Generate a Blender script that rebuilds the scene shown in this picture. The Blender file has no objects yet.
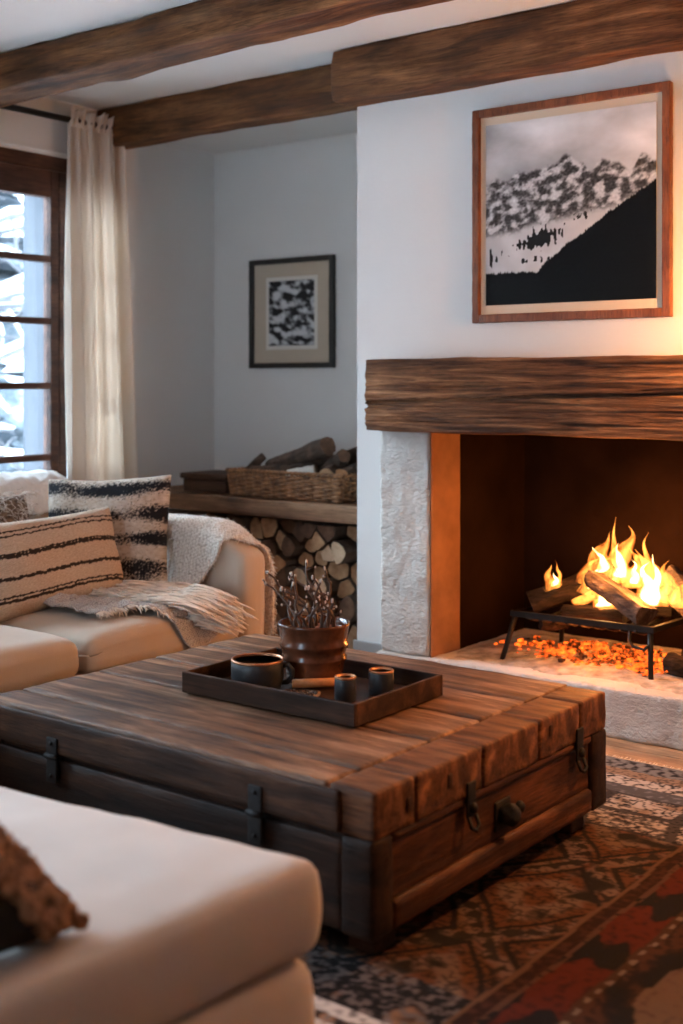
import bpy, math, random
from mathutils import Vector, Matrix, noise
R = random.Random(7)
scene = bpy.context.scene
COL = scene.collection
PI = math.pi
def V(*a): return Vector(a)
def nz(p, s=1.0, o=0.0): return noise.noise(Vector((p[0]*s+o, p[1]*s+o*1.7, p[2]*s-o)))
def fbm(p, s=1.0, o=0.0, n=3):
    v = 0; a = 1; t = 0
    for i in range(n):
        v += a*nz(p, s*(2**i), o+i*13.7); t += a; a *= .5
    return v/t

# ------------------------------------------------------------------ materials
def newmat(name):
    m = bpy.data.materials.new(name); m.use_nodes = True
    nt = m.node_tree
    return m, nt, nt.nodes, nt.links, nt.nodes['Principled BSDF']
def ramp(N, stops, interp='LINEAR'):
    r = N.new('ShaderNodeValToRGB'); r.color_ramp.interpolation = interp
    e = r.color_ramp.elements
    while len(e) < len(stops): e.new(0.5)
    for i, (p, c) in enumerate(stops):
        e[i].position = p
        e[i].color = (c, c, c, 1) if isinstance(c, (int, float)) else (*c, 1)
    return r
def texn(N, L, scale, vec=None, detail=4, rough=.55, dist=0):
    n = N.new('ShaderNodeTexNoise'); n.inputs['Scale'].default_value = scale
    n.inputs['Detail'].default_value = detail; n.inputs['Roughness'].default_value = rough
    n.inputs['Distortion'].default_value = dist
    if vec is not None: L.new(vec, n.inputs['Vector'])
    return n
def mapped(N, L, sc, loc=(0,0,0), rot=(0,0,0)):
    tc = N.new('ShaderNodeTexCoord'); mp = N.new('ShaderNodeMapping')
    mp.inputs['Scale'].default_value = sc; mp.inputs['Location'].default_value = loc; mp.inputs['Rotation'].default_value = rot
    L.new(tc.outputs['Object'], mp.inputs['Vector'])
    return mp.outputs['Vector']
def mix(N, L, fac, a, b, mode='MIX'):
    m = N.new('ShaderNodeMix'); m.data_type = 'RGBA'; m.blend_type = mode
    if isinstance(fac, (int, float)): m.inputs[0].default_value = fac
    else: L.new(fac, m.inputs[0])
    for i, x in ((6, a), (7, b)):
        if isinstance(x, tuple): m.inputs[i].default_value = (*x, 1)
        else: L.new(x, m.inputs[i])
    return m.outputs[2]
def bump(N, L, B, h, strength=.4, dist=.01):
    b = N.new('ShaderNodeBump'); b.inputs['Strength'].default_value = strength; b.inputs['Distance'].default_value = dist
    L.new(h, b.inputs['Height']); L.new(b.outputs[0], B.inputs['Normal'])
def plain(name, col, rough=.6, var=.12, scale=8, bstr=.15, bdist=.002, bscale=None, metal=0, spec=.5, stretch=(1,1,1), sheen=0):
    m, nt, N, L, B = newmat(name)
    v = mapped(N, L, stretch)
    n = texn(N, L, scale, v)
    r = ramp(N, [(.3, tuple(c*(1-var) for c in col)), (.7, tuple(min(1, c*(1+var)) for c in col))])
    L.new(n.outputs[0], r.inputs[0]); L.new(r.outputs[0], B.inputs['Base Color'])
    B.inputs['Roughness'].default_value = rough; B.inputs['Metallic'].default_value = metal
    B.inputs['Specular IOR Level'].default_value = spec
    if sheen: B.inputs['Sheen Weight'].default_value = sheen
    n2 = texn(N, L, bscale or scale*6, v)
    bump(N, L, B, n2.outputs[0], bstr, bdist)
    return m
def wood(name, dark, mid, light, axis=0, grain=9, stretch=14, rough=.7, bstr=.5, bdist=.006, crack=.5, spots=True):
    """old timber: long fibres along an axis, darker cracks and knots"""
    m, nt, N, L, B = newmat(name)
    sc = [stretch]*3; sc[axis] = 1.0
    v = mapped(N, L, tuple(s*.55 for s in sc), (3.1, 1.7, .4))
    n1 = texn(N, L, grain*.35, v, 6, .62, .6)
    r1 = ramp(N, [(.3, dark), (.5, mid), (.72, light)])
    L.new(n1.outputs[0], r1.inputs[0])
    v2 = mapped(N, L, tuple(s*1.6 for s in sc), (.3, 7.7, 2.4))
    n2 = texn(N, L, grain*.5, v2, 5, .7, .4)
    cr = ramp(N, [(.30, 0.0), (.40, 1.0)])
    L.new(n2.outputs[0], cr.inputs[0])
    c = mix(N, L, crack, r1.outputs[0], cr.outputs[0], 'MULTIPLY')
    v4 = mapped(N, L, tuple(q*2.2 if k != axis else .9 for k, q in enumerate(sc)), (5.3, 2.2, 8.8))
    n4 = texn(N, L, grain*1.2, v4, 4, .65, .3)
    r4 = ramp(N, [(.32, .35), (.48, 1.0), (.66, 1.35)]); L.new(n4.outputs[0], r4.inputs[0])
    c = mix(N, L, .75, c, r4.outputs[0], 'MULTIPLY')
    if spots:
        v3 = mapped(N, L, (1, 1, 1))
        n3 = texn(N, L, 3.3, v3, 3)
        r3 = ramp(N, [(.33, .45), (.62, 1.35)])
        L.new(n3.outputs[0], r3.inputs[0])
        c = mix(N, L, .7, c, r3.outputs[0], 'MULTIPLY')
    L.new(c, B.inputs['Base Color'])
    B.inputs['Roughness'].default_value = rough
    B.inputs['Specular IOR Level'].default_value = .22
    add = N.new('ShaderNodeMath'); add.operation = 'MULTIPLY_ADD'
    L.new(n2.outputs[0], add.inputs[0]); add.inputs[1].default_value = .6; L.new(n1.outputs[0], add.inputs[2])
    ad2 = N.new('ShaderNodeMath'); ad2.operation = 'MULTIPLY_ADD'; L.new(n4.outputs[0], ad2.inputs[0]); ad2.inputs[1].default_value = .5; L.new(add.outputs[0], ad2.inputs[2]); add = ad2
    bump(N, L, B, add.outputs[0], bstr, bdist)
    return m

MAT = {}
MAT['plaster'] = plain('plaster', (.70, .672, .64), .9, .02, 3, .25, .003, 40)
MAT['ceiling'] = plain('ceiling_paint', (.72, .70, .67), .9, .02, 3, .2, .003, 30)
MAT['beam'] = wood('beam_timber', (.024, .009, .004), (.125, .050, .017), (.29, .135, .055), 0, 9, 9, .75, .6, .008)
MAT['mantel'] = wood('mantel_timber', (.022, .008, .004), (.16, .066, .025), (.42, .20, .09), 0, 11, 14, .75, .9, .012, .75)
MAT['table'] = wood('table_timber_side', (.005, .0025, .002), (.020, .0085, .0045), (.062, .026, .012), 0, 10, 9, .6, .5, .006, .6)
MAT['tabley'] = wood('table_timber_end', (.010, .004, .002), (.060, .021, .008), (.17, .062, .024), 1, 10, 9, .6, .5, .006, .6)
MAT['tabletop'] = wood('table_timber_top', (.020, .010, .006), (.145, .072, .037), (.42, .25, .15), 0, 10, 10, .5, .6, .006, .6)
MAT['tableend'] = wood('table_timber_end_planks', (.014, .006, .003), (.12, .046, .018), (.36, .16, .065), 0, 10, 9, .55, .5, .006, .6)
MAT['lidshade'] = wood('table_timber_lid_shade', (.008, .004, .003), (.042, .018, .009), (.12, .054, .026), 0, 10, 9, .6, .5, .006, .6)  # lid timber darkened to carry the shade on its near face
MAT['shelf'] = wood('shelf_timber', (.10, .05, .025), (.20, .105, .055), (.30, .17, .095), 0, 7, 9, .6, .3, .003, .3)
MAT['tray'] = wood('tray_wood', (.010, .005, .003), (.038, .017, .009), (.095, .044, .022), 0, 10, 9, .45, .3, .002, .3)
MAT['darkbox'] = wood('dark_box_wood', (.02, .01, .006), (.05, .022, .012), (.08, .04, .02), 0, 7, 7, .6, .3, .002, .3)
MAT['winwood'] = wood('window_wood', (.035, .016, .010), (.075, .032, .02), (.13, .058, .035), 1, 8, 8, .5, .25, .002, .3)
MAT['floorwood'] = wood('floor_wood', (.24, .12, .06), (.38, .21, .11), (.52, .32, .18), 0, 6, 8, .45, .2, .002, .4)
MAT['framered'] = wood('picture_frame_wood', (.10, .03, .012), (.19, .062, .025), (.28, .10, .04), 2, 14, 4, .45, .8, .004, .5)
MAT['blackframe'] = plain('black_frame', (.014, .013, .012), .4)
MAT['matboard'] = plain('mat_board', (.62, .50, .37), .9, .03, 5, .05)
MAT['matboard2'] = plain('mat_board_tan', (.50, .41, .31), .9, .03, 5, .05)
MAT['whiteedge'] = plain('white_paper', (.66, .62, .56), .9, .03)
MAT['iron'] = plain('black_iron', (.018, .016, .015), .5, .3, 30, .4, .002, 60, .6)
MAT['irondark'] = plain('dark_forged_iron', (.010, .009, .009), .65, .4, 30, .6, .003, 60, .3)
MAT['sofa'] = plain('sofa_linen', (.52, .43, .34), .95, .05, 6, .35, .0025, 220, sheen=.2)
MAT['ottoman'] = plain('ottoman_linen', (.56, .51, .46), .95, .05, 5, .3, .003, 120, sheen=.2)
MAT['knit'] = plain('cream_knit_wool', (.72, .66, .57), .95, .10, 60, .9, .006, 140, sheen=.3)
MAT['fringe'] = plain('cream_wool_strand', (.80, .70, .59), .95, .15, 30, .3, .002, sheen=.3)
MAT['greyknit'] = plain('grey_woven_wool', (.50, .48, .46), .95, .3, 90, .9, .004, 160, sheen=.3)
MAT['curtain'] = None
MAT['soot'] = plain('sooty_plaster', (.012, .0062, .004), .9, .5, 3, .4, .01, 14)
MAT['soot'].node_tree.nodes['Principled BSDF'].inputs['Specular IOR Level'].default_value = .03
MAT['ash'] = plain('pale_ash', (.34, .30, .26), .95, .5, 16, .9, .02, 30)
MAT['pot'] = plain('brown_glazed_clay', (.11, .038, .018), .2, .6, 14, .25, .003, 40)
MAT['mug'] = plain('black_stoneware', (.022, .023, .025), .45, .3, 30, .3, .002, 90)
MAT['copper'] = plain('copper_glaze', (.55, .25, .12), .3, .2, 20, .1, .001, metal=.7)
MAT['coffee'] = plain('black_coffee', (.012, .007, .005), .08, .1)
MAT['soil'] = plain('reddish_soil', (.20, .07, .03), .9, .5, 40, .9, .01, 60)
MAT['twig'] = plain('brown_twig', (.10, .055, .035), .6, .6, 40, .8, .003, 80)
MAT['bud'] = plain('pale_bud', (.62, .52, .45), .7, .3, 40)
MAT['cinnamon'] = plain('orange_brown_wood', (.62, .24, .07), .55, .2, 12, .4, .002, 40, stretch=(1, 6, 6))
MAT['tanwood'] = plain('tan_wood', (.40, .23, .12), .6, .2, 14, .3, .001, 40)
MAT['seed'] = plain('dark_seed', (.05, .03, .02), .4, .6, 90)
MAT['wicker'] = plain('wicker', (.27, .125, .05), .55, .65, 30, .6, .002, 80)
MAT['basketlining'] = plain('basket_lining', (.08, .04, .02), .9)
MAT['bark'] = plain('log_bark', (.085, .052, .034), .9, .55, 14, 1.0, .012, 40)
MAT['char'] = wood('charred_wood', (.006, .005, .004), (.022, .015, .011), (.075, .045, .03), 0, 9, 7, .85, 1.0, .015, .8)
MAT['burnlog'] = wood('burning_log_wood', (.010, .008, .007), (.06, .043, .035), (.18, .135, .11), 0, 9, 9, .8, .9, .012, .6)
MAT['black'] = plain('black_wool', (.008, .008, .009), .95, .3, 40, .3)
MAT['boucle'] = plain('brown_boucle', (.30, .17, .10), .95, .65, 55, 1.0, .012, 70)
MAT['outbark'] = plain('winter_bark', (.10, .10, .11), .9, .4, 6)
MAT['snow'] = plain('snow', (.8, .82, .86), .8, .04, 2)
def shade_mat():
    m, nt, N, L, B = newmat('linen_lamp_shade')
    t = N.new('ShaderNodeBsdfTranslucent'); t.inputs['Color'].default_value = (.9, .75, .5, 1)
    B.inputs['Base Color'].default_value = (.8, .68, .5, 1); B.inputs['Roughness'].default_value = .9
    mx = N.new('ShaderNodeMixShader'); mx.inputs[0].default_value = .7
    L.new(B.outputs[0], mx.inputs[1]); L.new(t.outputs[0], mx.inputs[2]); L.new(mx.outputs[0], N['Material Output'].inputs['Surface'])
    return m
MAT['shade'] = shade_mat()
MAT['brass'] = plain('lamp_brass', (.35, .24, .12), .35, .1, metal=.9)
MAT['greyskirting'] = plain('grey_skirting_paint', (.28, .27, .26), .7, .06)
MAT['reveal'] = plain('shutter_paint', (.055, .065, .08), .8, .1)

def knit(name, light, dark, sc, dist=.006):
    m, nt, N, L, B = newmat(name)
    v = mapped(N, L, (1, 1, .8), rot=(.4, .3, .6))
    vo = N.new('ShaderNodeTexVoronoi'); vo.inputs['Scale'].default_value = sc; vo.inputs['Randomness'].default_value = .45; L.new(v, vo.inputs['Vector'])
    r = ramp(N, [(.38, light), (.85, dark)]); L.new(vo.outputs['Distance'], r.inputs[0])
    L.new(r.outputs[0], B.inputs['Base Color']); B.inputs['Roughness'].default_value = .95; B.inputs['Sheen Weight'].default_value = .3
    iv = N.new('ShaderNodeMath'); iv.operation = 'SUBTRACT'; iv.inputs[0].default_value = 1; L.new(vo.outputs['Distance'], iv.inputs[1])
    bump(N, L, B, iv.outputs[0], 1.0, dist)
    return m
MAT['knit'] = knit('cream_knit_wool', (.84, .78, .70), (.48, .39, .31), 95)
MAT['greyknit'] = knit('grey_woven_wool', (.55, .52, .49), (.16, .15, .15), 170, .003)
def end_grain(name, cols):
    m, nt, N, L, B = newmat(name)
    v = mapped(N, L, (1, 1, 1))
    n = texn(N, L, 16, v, 5, .6)
    r = ramp(N, [(.3, cols[0]), (.5, cols[1]), (.72, cols[2])]); L.new(n.outputs[0], r.inputs[0])
    L.new(r.outputs[0], B.inputs['Base Color']); B.inputs['Roughness'].default_value = .85
    n2 = texn(N, L, 60, mapped(N, L, (1, 1, .3)), 4); bump(N, L, B, n2.outputs[0], .5, .004)
    return m
ENDS = [end_grain('cut_wood_tan', ((.26, .13, .06), (.50, .29, .15), (.66, .43, .25))),
        end_grain('cut_wood_pale', ((.42, .27, .16), (.68, .48, .31), (.80, .62, .43))),
        end_grain('cut_wood_orange', ((.18, .075, .03), (.40, .18, .075), (.56, .30, .14))),
        end_grain('cut_wood_dark', ((.06, .03, .016), (.13, .065, .035), (.22, .12, .065)))]

def rough_stone(name, col, scale=26, dist=.012, strength=.8, var=.12):
    m, nt, N, L, B = newmat(name)
    v = mapped(N, L, (1, 1, 1))
    n = texn(N, L, 5, v, 6, .6)
    r = ramp(N, [(.3, tuple(c*(1-var) for c in col)), (.7, tuple(c*(1+var) for c in col))]); L.new(n.outputs[0], r.inputs[0])
    L.new(r.outputs[0], B.inputs['Base Color']); B.inputs['Roughness'].default_value = .95
    v2 = mapped(N, L, (1, 1, 1.5), rot=(0, .5, 0))
    n2 = texn(N, L, scale, v2, 5, .62, .5)
    bump(N, L, B, n2.outputs[0], strength, dist)
    return m
MAT['jamb'] = rough_stone('rough_pale_stone', (.60, .56, .51), 46, .014, 1.0, .14)
MAT['jambin'] = rough_stone('smoked_stone_reveal', (.22, .11, .06), 12, .008, .6, .25)
MAT['hearth'] = rough_stone('hearth_stone', (.50, .46, .42), 55, .014, 1.0, .14)

def curtain_mat():
    m, nt, N, L, B = newmat('cream_curtain_cotton')
    v = mapped(N, L, (1, 1, 1)); n = texn(N, L, 180, v, 3)
    B.inputs['Base Color'].default_value = (.78, .71, .635, 1); B.inputs['Roughness'].default_value = .95
    bump(N, L, B, n.outputs[0], .2, .001)
    tr = N.new('ShaderNodeBsdfTranslucent'); tr.inputs['Color'].default_value = (.90, .79, .68, 1)
    mx = N.new('ShaderNodeMixShader'); mx.inputs[0].default_value = .42
    L.new(B.outputs[0], mx.inputs[1]); L.new(tr.outputs[0], mx.inputs[2])
    L.new(mx.outputs[0], N['Material Output'].inputs['Surface'])
    return m
MAT['curtain'] = curtain_mat()

def glass_mat():
    m, nt, N, L, B = newmat('window_glass')
    t = N.new('ShaderNodeBsdfTransparent'); t.inputs['Color'].default_value = (.93, .96, .98, 1)
    g = N.new('ShaderNodeBsdfGlossy'); g.inputs['Roughness'].default_value = .03
    f = N.new('ShaderNodeFresnel'); f.inputs[0].default_value = 1.45
    mx = N.new('ShaderNodeMixShader'); L.new(f.outputs[0], mx.inputs[0]); L.new(t.outputs[0], mx.inputs[1]); L.new(g.outputs[0], mx.inputs[2])
    L.new(mx.outputs[0], N['Material Output'].inputs['Surface'])
    return m
MAT['glass'] = glass_mat()

def vcol_mat(name, rough=.6):
    m, nt, N, L, B = newmat(name)
    a = N.new('ShaderNodeAttribute'); a.attribute_name = 'Col'
    L.new(a.outputs['Color'], B.inputs['Base Color']); B.inputs['Roughness'].default_value = rough
    return m, nt, N, L, B
MAT['print'] = vcol_mat('printed_photograph', .55)[0]
MAT['print'].node_tree.nodes['Principled BSDF'].inputs['Specular IOR Level'].default_value = .12
def pillow_vcol(name):
    m, nt, N, L, B = vcol_mat(name, .95)
    n = texn(N, L, 120, mapped(N, L, (1, 1, 1)), 4, .7); bump(N, L, B, n.outputs[0], 1.0, .008)
    B.inputs['Specular IOR Level'].default_value = .1
    return m
MAT['stripes'] = pillow_vcol('woven_stripes')
def rug_mat():
    m, nt, N, L, B = vcol_mat('rug_wool', .98)
    n = texn(N, L, 240, mapped(N, L, (1, 1, 1)), 3); bump(N, L, B, n.outputs[0], .5, .003)
    B.inputs['Specular IOR Level'].default_value = .1
    return m
MAT['rug'] = rug_mat()

def flame_mat(name, core, edge, strength, power):
    m, nt, N, L, B = newmat(name); N.remove(B)
    lw = N.new('ShaderNodeLayerWeight'); lw.inputs[0].default_value = .5
    inv = N.new('ShaderNodeMath'); inv.operation = 'SUBTRACT'; inv.inputs[0].default_value = 1; L.new(lw.outputs['Facing'], inv.inputs[1])
    pw = N.new('ShaderNodeMath'); pw.operation = 'POWER'; L.new(inv.outputs[0], pw.inputs[0]); pw.inputs[1].default_value = power
    n = texn(N, L, 22, mapped(N, L, (1, 1, .45)), 4, .6, .6)
    nr = ramp(N, [(.32, 0.05), (.62, 1.0)]); L.new(n.outputs[0], nr.inputs[0])
    mu = N.new('ShaderNodeMath'); mu.operation = 'MULTIPLY'; L.new(pw.outputs[0], mu.inputs[0]); L.new(nr.outputs[0], mu.inputs[1])
    r = ramp(N, [(.0, edge), (.45, core)]); L.new(mu.outputs[0], r.inputs[0])
    st = N.new('ShaderNodeMath'); st.operation = 'MULTIPLY'; L.new(mu.outputs[0], st.inputs[0]); st.inputs[1].default_value = strength
    em = N.new('ShaderNodeEmission'); L.new(r.outputs[0], em.inputs[0]); L.new(st.outputs[0], em.inputs[1])
    t = N.new('ShaderNodeBsdfTransparent'); ad = N.new('ShaderNodeAddShader'); L.new(t.outputs[0], ad.inputs[0]); L.new(em.outputs[0], ad.inputs[1])
    L.new(ad.outputs[0], N['Material Output'].inputs['Surface'])
    return m
MAT['flame'] = flame_mat('fire_flame_outer', (1, .33, .05), (1, .13, .012), 1.0, 1.0)
MAT['flamecore'] = flame_mat('fire_flame_core', (1, .66, .25), (1, .28, .04), 3.6, 1.1)
def ember_mat():
    m, nt, N, L, B = newmat('glowing_embers')
    n = texn(N, L, 17, mapped(N, L, (1, 1, 1)), 6, .75)
    r = ramp(N, [(.46, 0.0), (.66, 1.0)]); L.new(n.outputs[0], r.inputs[0])
    B.inputs['Base Color'].default_value = (.03, .014, .009, 1); B.inputs['Roughness'].default_value = .95
    B.inputs['Emission Color'].default_value = (1, .115, .010, 1)
    mu = N.new('ShaderNodeMath'); mu.operation = 'MULTIPLY'; mu.inputs[1].default_value = 2.4; L.new(r.outputs[0], mu.inputs[0])
    L.new(mu.outputs[0], B.inputs['Emission Strength'])
    return m
MAT['ember'] = ember_mat()

# ------------------------------------------------------------------ object helpers
WL = {}
def tag(o, label=None, cat=None, group=None, kind=None):
    if label: o['label'] = label
    if cat: o['category'] = cat
    if group: o['group'] = group
    if kind: o['kind'] = kind
    return o
def empty(name, loc):
    o = bpy.data.objects.new(name, None); COL.objects.link(o); o.location = loc
    o.empty_display_size = .1
    WL[o.name] = Vector(loc); return o
def obj(name, vf, mat, parent=None, smooth=False, idx=None, origin=None, cols=None):
    vs, fs = vf
    if origin is None:
        xs = [v[0] for v in vs]; ys = [v[1] for v in vs]; zs = [v[2] for v in vs]
        origin = V((min(xs)+max(xs))/2, (min(ys)+max(ys))/2, min(zs))
    origin = Vector(origin)
    me = bpy.data.meshes.new(name)
    me.from_pydata([tuple(Vector(v)-origin) for v in vs], [], fs)
    for mt in (mat if isinstance(mat, list) else [mat]): me.materials.append(mt)
    if idx: me.polygons.foreach_set('material_index', idx)
    me.polygons.foreach_set('use_smooth', [smooth]*len(me.polygons))
    if cols:
        ca = me.color_attributes.new('Col', 'FLOAT_COLOR', 'POINT')
        flat = []
        for c in cols: flat += [c[0], c[1], c[2], 1]
        ca.data.foreach_set('color', flat)
    me.update()
    o = bpy.data.objects.new(name, me); COL.objects.link(o)
    WL[o.name] = origin
    o.location = origin
    if parent:
        o.parent = parent; o.location = origin - WL[parent.name]
    return o
def join(*parts):
    vs, fs = [], []
    for v, f in parts:
        n = len(vs); vs += [tuple(x) for x in v]; fs += [tuple(i+n for i in q) for q in f]
    return vs, fs
def box(x0, x1, y0, y1, z0, z1):
    v = [(x, y, z) for z in (z0, z1) for y in (y0, y1) for x in (x0, x1)]
    return v, [(0, 2, 3, 1), (4, 5, 7, 6), (0, 1, 5, 4), (2, 6, 7, 3), (0, 4, 6, 2), (1, 3, 7, 5)]
def _ticks(a, b, n, r):
    r = min(r, (b-a)/2*.98)
    t = [a, a+r*.3, a+r]; m = max(1, n)
    t += [a+r+(b-a-2*r)*i/m for i in range(1, m)]
    t += [b-r, b-r*.3, b]
    return t
def rbox(x0, x1, y0, y1, z0, z1, r=.01, n=(4, 4, 4), disp=None):
    """rounded box on a subdivided grid; disp(p, normal) -> displaced p"""
    T = [_ticks(x0, x1, n[0], r), _ticks(y0, y1, n[1], r), _ticks(z0, z1, n[2], r)]
    lo = V(x0, y0, z0); hi = V(x1, y1, z1)
    rr = [min(r, (hi[i]-lo[i])/2*.98) for i in range(3)]
    ids = {}; vs = []; fs = []
    def vid(i, j, k):
        key = (i, j, k)
        if key in ids: return ids[key]
        p = V(T[0][i], T[1][j], T[2][k])
        inner = V(*[min(max(p[a], lo[a]+rr[a]), hi[a]-rr[a]) for a in range(3)])
        d = p-inner
        nrm = d.normalized() if d.length > 1e-9 else V(0, 0, 1)
        q = inner + V(*[nrm[a]*rr[a] for a in range(3)]) if r > 1e-6 else p
        if disp: q = disp(q, nrm)
        ids[key] = len(vs); vs.append(q); return ids[key]
    NX, NY, NZ = [len(t)-1 for t in T]
    for i in range(NX):
        for j in range(NY):
            fs.append((vid(i, j, 0), vid(i, j+1, 0), vid(i+1, j+1, 0), vid(i+1, j, 0)))
            fs.append((vid(i, j, NZ), vid(i+1, j, NZ), vid(i+1, j+1, NZ), vid(i, j+1, NZ)))
    for i in range(NX):
        for k in range(NZ):
            fs.append((vid(i, 0, k), vid(i+1, 0, k), vid(i+1, 0, k+1), vid(i, 0, k+1)))
            fs.append((vid(i, NY, k), vid(i, NY, k+1), vid(i+1, NY, k+1), vid(i+1, NY, k)))
    for j in range(NY):
        for k in range(NZ):
            fs.append((vid(0, j, k), vid(0, j, k+1), vid(0, j+1, k+1), vid(0, j+1, k)))
            fs.append((vid(NX, j, k), vid(NX, j+1, k), vid(NX, j+1, k+1), vid(NX, j, k+1)))
    return vs, fs
def rotz(vf, a, c):
    ca, sa = math.cos(a), math.sin(a)
    return [(c[0]+(v[0]-c[0])*ca-(v[1]-c[1])*sa, c[1]+(v[0]-c[0])*sa+(v[1]-c[1])*ca, v[2]) for v in vf[0]], vf[1]
def frames(pts):
    pts = [Vector(p) for p in pts]; out = []
    up = None
    for i, p in enumerate(pts):
        t = (pts[min(i+1, len(pts)-1)]-pts[max(i-1, 0)]).normalized()
        if up is None:
            up = V(0, 0, 1) if abs(t.z) < .9 else V(1, 0, 0)
        a = t.cross(up)
        if a.length < 1e-6: a = t.cross(V(0, 1, 0))
        a.normalize(); b = a.cross(t).normalized(); up = b
        out.append((p, a, b))
    return out
def tube(pts, rad, sides=8, cap=True, nf=None):
    fr = frames(pts); vs = []; fs = []
    if not isinstance(rad, (list, tuple)): rad = [rad]*len(fr)
    for i, (p, a, b) in enumerate(fr):
        for s in range(sides):
            t = 2*PI*s/sides; k = rad[i]
            if nf: k *= nf(i, s, p)
            vs.append(p+a*math.cos(t)*k+b*math.sin(t)*k)
    for i in range(len(fr)-1):
        for s in range(sides):
            s2 = (s+1) % sides
            fs.append((i*sides+s, i*sides+s2, (i+1)*sides+s2, (i+1)*sides+s))
    if cap:
        fs.append(tuple(reversed(range(sides)))); n = (len(fr)-1)*sides
        fs.append(tuple(range(n, n+sides)))
    return vs, fs
def lathe(c, prof, seg=48, disp=None):
    vs, fs = [], []
    for (r, z) in prof:
        for s in range(seg):
            t = 2*PI*s/seg; k = r
            if disp: k = r + disp(t, z)
            vs.append((c[0]+k*math.cos(t), c[1]+k*math.sin(t), c[2]+z))
    n = len(prof)
    for i in range(n-1):
        for s in range(seg):
            s2 = (s+1) % seg
            fs.append((i*seg+s, i*seg+s2, (i+1)*seg+s2, (i+1)*seg+s))
    fs.append(tuple(reversed(range(seg)))); fs.append(tuple(range((n-1)*seg, n*seg)))
    return vs, fs
def grid(fn, nu, nv):
    vs = [Vector(fn(i/nu, j/nv)) for j in range(nv+1) for i in range(nu+1)]
    fs = [(j*(nu+1)+i, j*(nu+1)+i+1, (j+1)*(nu+1)+i+1, (j+1)*(nu+1)+i) for j in range(nv) for i in range(nu)]
    return vs, fs
def solid(vf, t):
    """give a sheet real thickness"""
    vs, fs = vf; n = len(vs); nr = [Vector((0, 0, 0)) for _ in vs]; edge = {}
    for f in fs:
        a, b, c = Vector(vs[f[0]]), Vector(vs[f[1]]), Vector(vs[f[2]]); m = (b-a).cross(c-a)
        for i in f: nr[i] += m
        for k in range(len(f)):
            e = (f[k], f[(k+1) % len(f)])
            if (e[1], e[0]) in edge: del edge[(e[1], e[0])]
            else: edge[e] = 1
    back = [Vector(v)-(nr[i].normalized() if nr[i].length > 0 else V(0, 0, 1))*t for i, v in enumerate(vs)]
    out = list(fs)+[tuple(i+n for i in reversed(f)) for f in fs]
    for a, b in edge: out.append((b, a, a+n, b+n))
    return list(vs)+back, out
def blob(c, rx, ry, rz, n=10, amp=.2, s=20, o=0):
    vs = []; fs = []; m = n*2
    for i in range(n+1):
        th = PI*i/n
        for j in range(m):
            ph = 2*PI*j/m
            d = V(math.sin(th)*math.cos(ph), math.sin(th)*math.sin(ph), math.cos(th))
            k = 1+amp*nz(d, 1.6, o+c[0]*s)
            vs.append(V(c[0]+d.x*rx*k, c[1]+d.y*ry*k, c[2]+d.z*rz*k))
    for i in range(n):
        for j in range(m):
            j2 = (j+1) % m
            fs.append((i*m+j, (i+1)*m+j, (i+1)*m+j2, i*m+j2))
    return vs, fs

# ------------------------------------------------------------------ camera
YAW = math.atan2(1250/1621.5, 1)
cam = bpy.data.cameras.new('camera'); co = bpy.data.objects.new('camera', cam); COL.objects.link(co)
co.location = (0, 0, 1.35); co.rotation_euler = (PI/2, 0, YAW)
cam.sensor_fit = 'HORIZONTAL'; cam.sensor_width = 36; cam.lens = 1250/683*36
cam.shift_y = -129/683.; cam.clip_start = .05; cam.clip_end = 200
cam.dof.use_dof = True; cam.dof.focus_distance = 4.25; cam.dof.aperture_fstop = 2.8
scene.camera = co

# ------------------------------------------------------------------ the room
XL, XR, YN, YB = -5.15, 2.4, -2.6, 5.44
ZC, ZB = 2.82, 2.712
def S(name, vf, mat, **k): return tag(obj(name, vf, mat, **k), kind='structure')
S('floor', join(*[box(XL-.3, XR+.3, YN-.3+i*.16, YN-.3+i*.16+.157, -.05, 0) for i in range(55)], box(XL-.3, XR+.3, YN-.3, YB+.3, -.1, -.045)), MAT['floorwood'])
S('ceiling', join(box(XL-.35, XR+.3, YN-.3, 4.66, ZC, ZC+.1), box(XL-.35, -3.2, 4.66, YB+.3, ZB, ZC+.1)), MAT['ceiling'])
# left wall with two window openings
WT = .34
W1 = (2.35, 4.66, .70, 2.53); W2 = (-1.0, 1.55, .60, 2.60)
def wall_with_holes(x0, x1, y0, y1, z0, z1, holes):
    ps = []; y = y0
    for (a, b, c, d) in sorted(holes):
        ps += [box(x0, x1, y, a, z0, z1), box(x0, x1, a, b, z0, c), box(x0, x1, a, b, d, z1)]; y = b
    ps.append(box(x0, x1, y, y1, z0, z1)); return join(*ps)
S('wall_left', wall_with_holes(XL-WT, XL, YN-.3, YB+.3, 0, ZC, [W1, W2]), MAT['plaster'])
S('wall_back', box(XL, -3.0, YB, YB+.3, 0, ZC), MAT['plaster'])
S('wall_right', box(XR, XR+.3, YN-.3, YB+.3, 0, ZC), MAT['shelf'])
v, f = wall_with_holes(-YN, -YN+.3, XL, XR, 0, ZC, [(-3.6, -2.37, .3, 2.45)])
S('wall_near', ([(p[1], -p[0], p[2]) for p in v], [tuple(reversed(q)) for q in f]), MAT['plaster'])
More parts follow.
